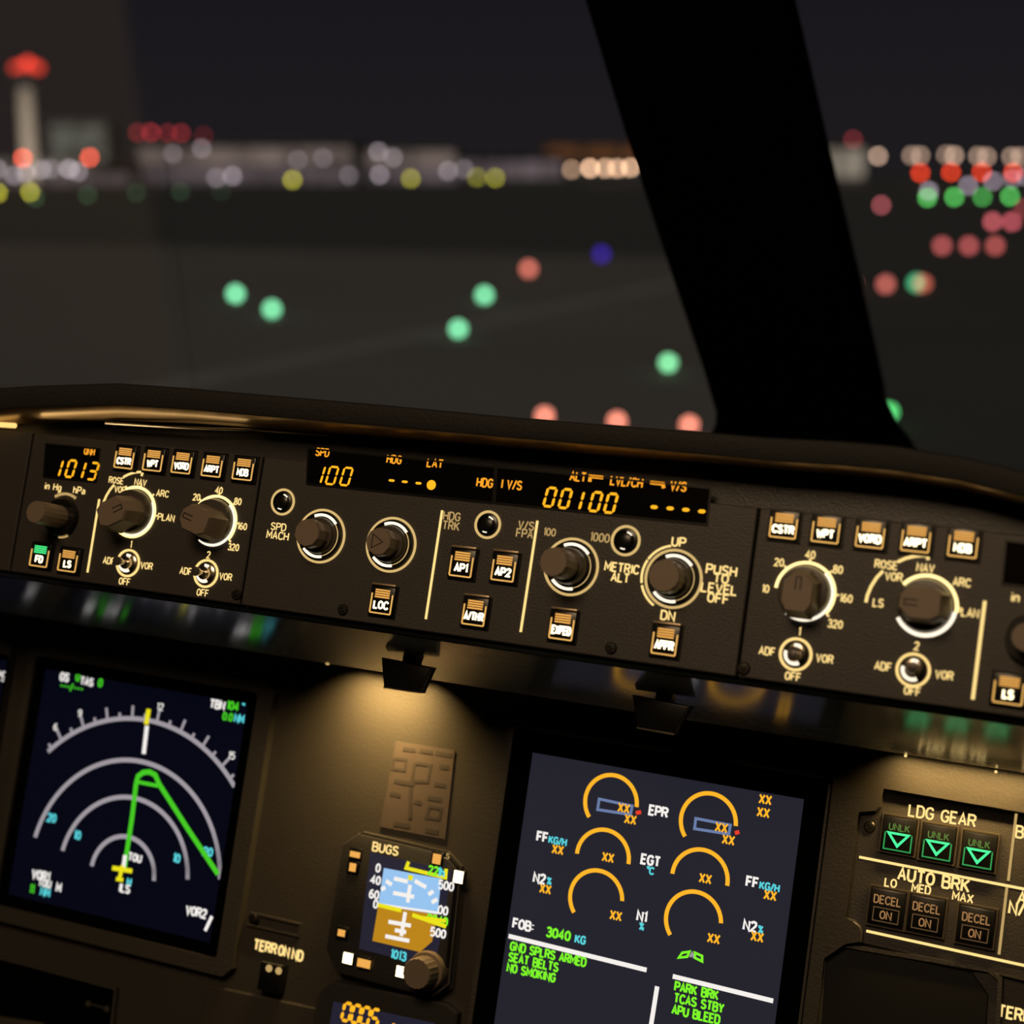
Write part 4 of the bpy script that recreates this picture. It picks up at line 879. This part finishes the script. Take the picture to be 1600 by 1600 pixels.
def field_light(name, label, px, py, col, k=1.0, dist_=None, group=None, size=1.0, cat='light'):
    """an airfield lamp: globe on a stem with a foot. Low ones stand on the ground along the sight line, high ones on masts"""
    d = cam_pt(px, py, 1) - CAM
    if dist_ is None:
        s = (GZ + .25 - CAM.z) / d.z if d.z < -.004 else 420.
        s = min(s, 420.)
    else: s = dist_
    size = size * max(.6, min(1.5, 1.5 - (s - 25) / 160)); p = CAM + d * s; r = APX / 2 * size * s / F_PX
    o = bpy.data.objects.new(name, None); COL.objects.link(o); o.location = (p.x, p.y, GZ)
    tag(o, label, cat, group)
    area = (32 / (APX * size)) ** 2 + 1
    m = lmat(col, round(k * area * GAIN, 2))
    h = max(p.z - GZ, r * 1.05)
    gl = link('lamp_globe', globe_mesh(m), o, (0, 0, h)); gl.scale = (r,) * 3
    stl = link('stem', _stem, o, (0, 0, h - r * .9)); stl.scale = (r, r, max(h - r * .9, .01))
    bs = link('base', _base, o); bs.scale = (r, r, r * .3)
    return o
TEAL, REDL, PINK, DEEP = (128, 228, 170), (240, 120, 100), (165, 80, 82), (215, 45, 22)
for lab, x, y, c, k in (
    ('teal green taxiway light, upper left of the close pair on the left', 368, 459, TEAL, .95), ('teal green taxiway light, lower right of the close pair on the left', 425, 483, TEAL, .95),
    ('teal green taxiway light, upper of the pair in the middle', 757, 461, TEAL, .9), ('teal green taxiway light, lower of the pair in the middle', 716, 514, TEAL, .95),
    ('teal green taxiway light just left of the window post', 1044, 567, (135, 230, 165), .95), ('green taxiway light half hidden by the post foot on the right', 1389, 644, (90, 215, 120), 1.1),
    ('salmon red light standing alone near the blue light', 826, 420, (215, 115, 98), .75), ('deep blue taxiway edge light, the only blue one', 940, 397, (42, 22, 125), .9),
    ('pale red light on the hood edge, leftmost of three', 851, 650, (255, 150, 125), 1.0), ('pale red light on the hood edge, middle of three', 964, 658, (255, 150, 125), 1.0), ('pale red light on the hood edge, rightmost of three', 1077, 664, (255, 150, 125), 1.0),
    ('dull red light just right of the post, high up alone', 1377, 321, (170, 84, 90), .62), ('dull red light peeking out behind the post edge', 1331, 443, (215, 110, 90), .7), ('dull red light left of the green and red pair', 1384, 444, (200, 105, 95), .7),
    ('green light overlapping a red one on the right', 1432, 442, (75, 185, 130), .8), ('red light overlapping a green one on the right', 1442, 443, (205, 105, 85), .6),
    ('dusty red light, leftmost of the row of three', 1472, 384, (185, 88, 88), .68), ('dusty red light, middle of the row of three', 1514, 384, (185, 88, 88), .68), ('dusty red light, rightmost of the row of three', 1555, 384, (185, 88, 85), .68),
    ('dusty red light, left of the upper right pair', 1551, 347, (195, 92, 98), .72), ('dusty red light, right of the upper right pair', 1581, 347, (190, 85, 95), .72), ('dim red light at the right frame edge above the pair', 1600, 325, (140, 60, 62), .6)):
    field_light('airfield_light', lab, x, y, c, k * .9)
for i, (x, y) in enumerate(((1438, 270), (1486, 269), (1534, 269), (1583, 270))):
    field_light('approach_light', f'vivid red approach light, {["leftmost", "second from the left", "third from the left", "rightmost"][i]} in the red row right of the post', x, y, (222, 60, 28), .72, 400, 'red approach light row')
for i, (x, y) in enumerate(((1449, 310), (1491, 309), (1535, 309), (1578, 308))):
    field_light('threshold_light', f'green threshold light, {["leftmost", "second from the left", "third from the left", "rightmost"][i]} in the green row right of the post', x, y, (85, 195, 90), [.65, .65, .42, .62][i], None, 'green threshold light row')
for i, (x, y) in enumerate(((1372, 244), (1424, 243), (1438, 243), (1478, 242), (1491, 243), (1528, 244), (1542, 245), (1580, 245), (1594, 245))):
    field_light('mast_light', f'warm white mast light, {ORD[i]} from left in the top row beyond the post', x, y, (192, 160, 138), [.6, .38, .38, .32, .55, .42, .42, .42, .42][i], 420, 'warm mast lights right of the post')
for i, (x, y, k) in enumerate(((1451, 302, .42), (1513, 290, .40), (1551, 283, .36), (1581, 280, .26), (1603, 276, .3))):
    field_light('apron_light', f'lilac white light, {["first", "second", "third", "fourth", "fifth"][i]} of the slanting row rising right', x, y, (175, 160, 175), k, 290, 'lilac white slanting row')
for i, (x, y, k) in enumerate(((-3, 304, .8), (47, 300, .75), (457, 281, .6), (642, 279, .5), (745, 277, .32), (774, 278, .45))):
    field_light('guard_light', f'yellow guard light, {ORD[i]} from left along the field edge', x, y, (190, 185, 50), k * .74, 270, 'yellow guard lights along the field edge')
for i, (x, y) in enumerate(((55, 311), (137, 305), (213, 301), (282, 299), (345, 299))):
    field_light('edge_light', f'faint dark green light, {ORD[i]} from left below the terminal', x, y, (48, 74, 50), [.55, .45, .35, .3, .15][i], 230, 'faint green lights below the terminal')
for i, (x, y, k) in enumerate(((893, 265, .35), (922, 263, .95), (946, 263, .7), (965, 263, .7), (985, 262, .75))):
    field_light('apron_light', f'warm white apron light, {ORD[i]} from left in the row touching the post', x, y, (225, 180, 145), k, 420, 'warm apron lights left of the post')
for i, (x, y, k) in enumerate(((-4, 264, .5), (22, 274, .5), (40, 270, .62), (65, 265, .55), (80, 264, .35), (108, 264, .8), (122, 268, .5), (270, 240, .22), (315, 232, .3), (338, 278, .3), (363, 275, .45), (465, 250, .2), (505, 247, .22), (545, 274, .22), (591, 237, .4), (593, 273, .45), (614, 246, .35), (700, 267, .38), (725, 264, .25))):
    field_light('terminal_lamp', f'pale lamp, {ORD[i]} from left in the blurred terminal glow', x, y, (185, 172, 180), k * .66, 390, 'pale lamps along the terminal')
for i, (x, y) in enumerate(((36, 247), (140, 246))):
    field_light('obstruction_light', ['red obstruction light left at the foot of the tower', 'red obstruction light right of the tower, by the block'][i], x, y, (235, 85, 60), .95, 385, 'low red obstruction lights')
for i, (x, y, k) in enumerate(((215, 207, .4), (236, 207, .55), (262, 208, .32), (283, 208, .4), (318, 212, .15))):
    field_light('roof_light', f'dim red roof light, {ORD[i]} from left on the terminal roof', x, y, (180, 52, 58), k * .62, 400, 'red roof lights on the terminal')

# buildings
TAN = mat('tower_concrete', (.42, .37, .31), .9, var=.1, vscale=.2)
CABG = mat('tower_cab_glass', (.03, .03, .04), .3)
FAC = mat('facade_cladding', (.22, .21, .20), .8, var=.2, vscale=.05)
def wnoise(name, rgb, s0, s1, sc=.12):
    m = emit(name, rgb, 1.0); n = m.node_tree.nodes; L = m.node_tree.links; b = n['Principled BSDF']
    tc = n.new('ShaderNodeTexCoord'); nz = n.new('ShaderNodeTexNoise'); nz.inputs['Scale'].default_value = sc; nz.inputs['Detail'].default_value = 3
    mr = n.new('ShaderNodeMapRange'); mr.inputs[1].default_value = .35; mr.inputs[2].default_value = .68; mr.inputs[3].default_value = s0; mr.inputs[4].default_value = s1
    L.new(tc.outputs['Object'], nz.inputs[0]); L.new(nz.outputs['Fac'], mr.inputs[0]); L.new(mr.outputs[0], b.inputs['Emission Strength']); return m
LITW = wnoise('lit_window_glass', (146, 128, 120), .22, .74, .09)
LITV = wnoise('lit_hall_glass', (120, 106, 110), .25, .72, .07)
LITG = wnoise('lit_office_glass', (120, 122, 112), .15, .9, .2)
LITO = wnoise('lit_shed_glass', (120, 76, 44), .3, .7, .05)
def building(name, label, cat, x0, x1, ytop, s, depth, bands, wall=FAC, roof=None):
    a = cam_pt(x0, 262, s); c = cam_pt(x1, 262, s); top = cam_pt((x0 + x1) / 2, ytop, s).z; wv = (c - a); wv.z = 0; L_ = wv.length; ang_ = math.atan2(wv.y, wv.x)
    o = bpy.data.objects.new(name, None); COL.objects.link(o); o.location = (a.x, a.y, GZ); o.rotation_euler = (0, 0, ang_); tag(o, label, cat)
    H = top - GZ
    obj('walls', box(B(), 0, L_, 0, depth, 0, H), wall, o)
    obj('roof', box(B(), -.6, L_ + .6, -1.2, depth + 1, H, H + .6), roof or wall, o)
    for (f0, f1, u0, u1, m, n_) in bands:
        for i in range(n_):
            xa, xb = L_ * (u0 + (u1 - u0) * (i + .06) / n_), L_ * (u0 + (u1 - u0) * (i + .94) / n_)
            obj('window', box(B(), xa, xb, -.25, 0, H * f0, H * f1), m, o)
    return o
TW = bpy.data.objects.new('control_tower', None); COL.objects.link(TW); p0 = cam_pt(46, 262, 410); TW.location = (p0.x, p0.y, GZ)
tag(TW, 'tall pale control tower with red lights on its cab at far left', 'tower')
px_m = 410 / F_PX; H0 = cam_pt(46, 140, 410).z - GZ
obj('shaft', lathe(B(), [(0, 0), (12.5 * px_m, 0), (11 * px_m, H0), (0, H0)], 16), TAN, TW)
obj('cab', lathe(B(), [(0, H0), (14 * px_m, H0), (24 * px_m, H0 + 6 * px_m), (26 * px_m, H0 + 24 * px_m), (0, H0 + 24 * px_m)], 12), CABG, TW)
obj('cab_roof', lathe(B(), [(0, H0 + 24 * px_m), (28 * px_m, H0 + 24 * px_m), (22 * px_m, H0 + 29 * px_m), (0, H0 + 30 * px_m)], 12), FAC, TW)
for x, y, k in ((24, 106, .5), (36, 102, .5), (44, 98, .7), (52, 103, .45), (60, 106, .5)):
    q = cam_pt(x, y, 402); r = APX / 2 * 402 / F_PX; m = lmat((215, 58, 42), round(k * 5.2, 2))
    gl = link('beacon_lamp', globe_mesh(m), TW, tuple(q - TW.location)); gl.scale = (r,) * 3
tl_ = lamp('tower_floodlight', 'SPOT', cam_pt(60, 258, 380), 42000, (1, .9, .78), (cam_pt(46, 205, 410) - cam_pt(60, 258, 380)), spot_size=math.radians(60), spot_blend=.8, shadow_soft_size=.5)
building('office_block', 'grey green lit office block standing right of the control tower', 'building', 78, 172, 192, 475, 14, [(.30, .52, .05, .95, LITG, 5), (.58, .76, .05, .95, LITG, 5), (.82, .96, .05, .95, LITG, 5)])
building('terminal_building', 'long lit terminal building stretching behind the apron lamps', 'building', 210, 558, 226, 440, 30, [(.05, .42, .0, 1, LITV, 12), (.50, .92, .02, .98, LITW, 12)])
building('terminal_building', 'lower lit terminal wing right of the long terminal, behind yellow lights', 'building', 563, 715, 232, 480, 30, [(.05, .42, .0, 1, LITV, 6), (.50, .92, .02, .98, LITW, 6)])
building('apron_hall', 'low dim hall between the terminal wing and the warm apron lights', 'building', 717, 880, 244, 530, 25, [(.15, .80, .0, 1, LITV, 5)])
building('cargo_shed', 'orange lit shed behind the warm lights beside the post', 'building', 850, 1090, 226, 580, 30, [(.62, .95, .0, 1, LITO, 4)])
building('apron_hall', 'low long lit apron hall at far left below the tower', 'building', -160, 205, 254, 424, 12, [(.05, .5, .0, 1, LITV, 8)])
building('hangar', 'pale lit hangar just right of the post', 'building', 1150, 1352, 228, 428, 30, [(.20, .92, .0, 1, wnoise('lit_hangar_door', (150, 140, 125), .35, .8, .05), 5)], roof=mat('red_roof', (.10, .03, .03), .8))
field_light('roof_light', 'dim red light on the hangar roof right of the post', 1333, 218, (120, 40, 45), .5, 420)
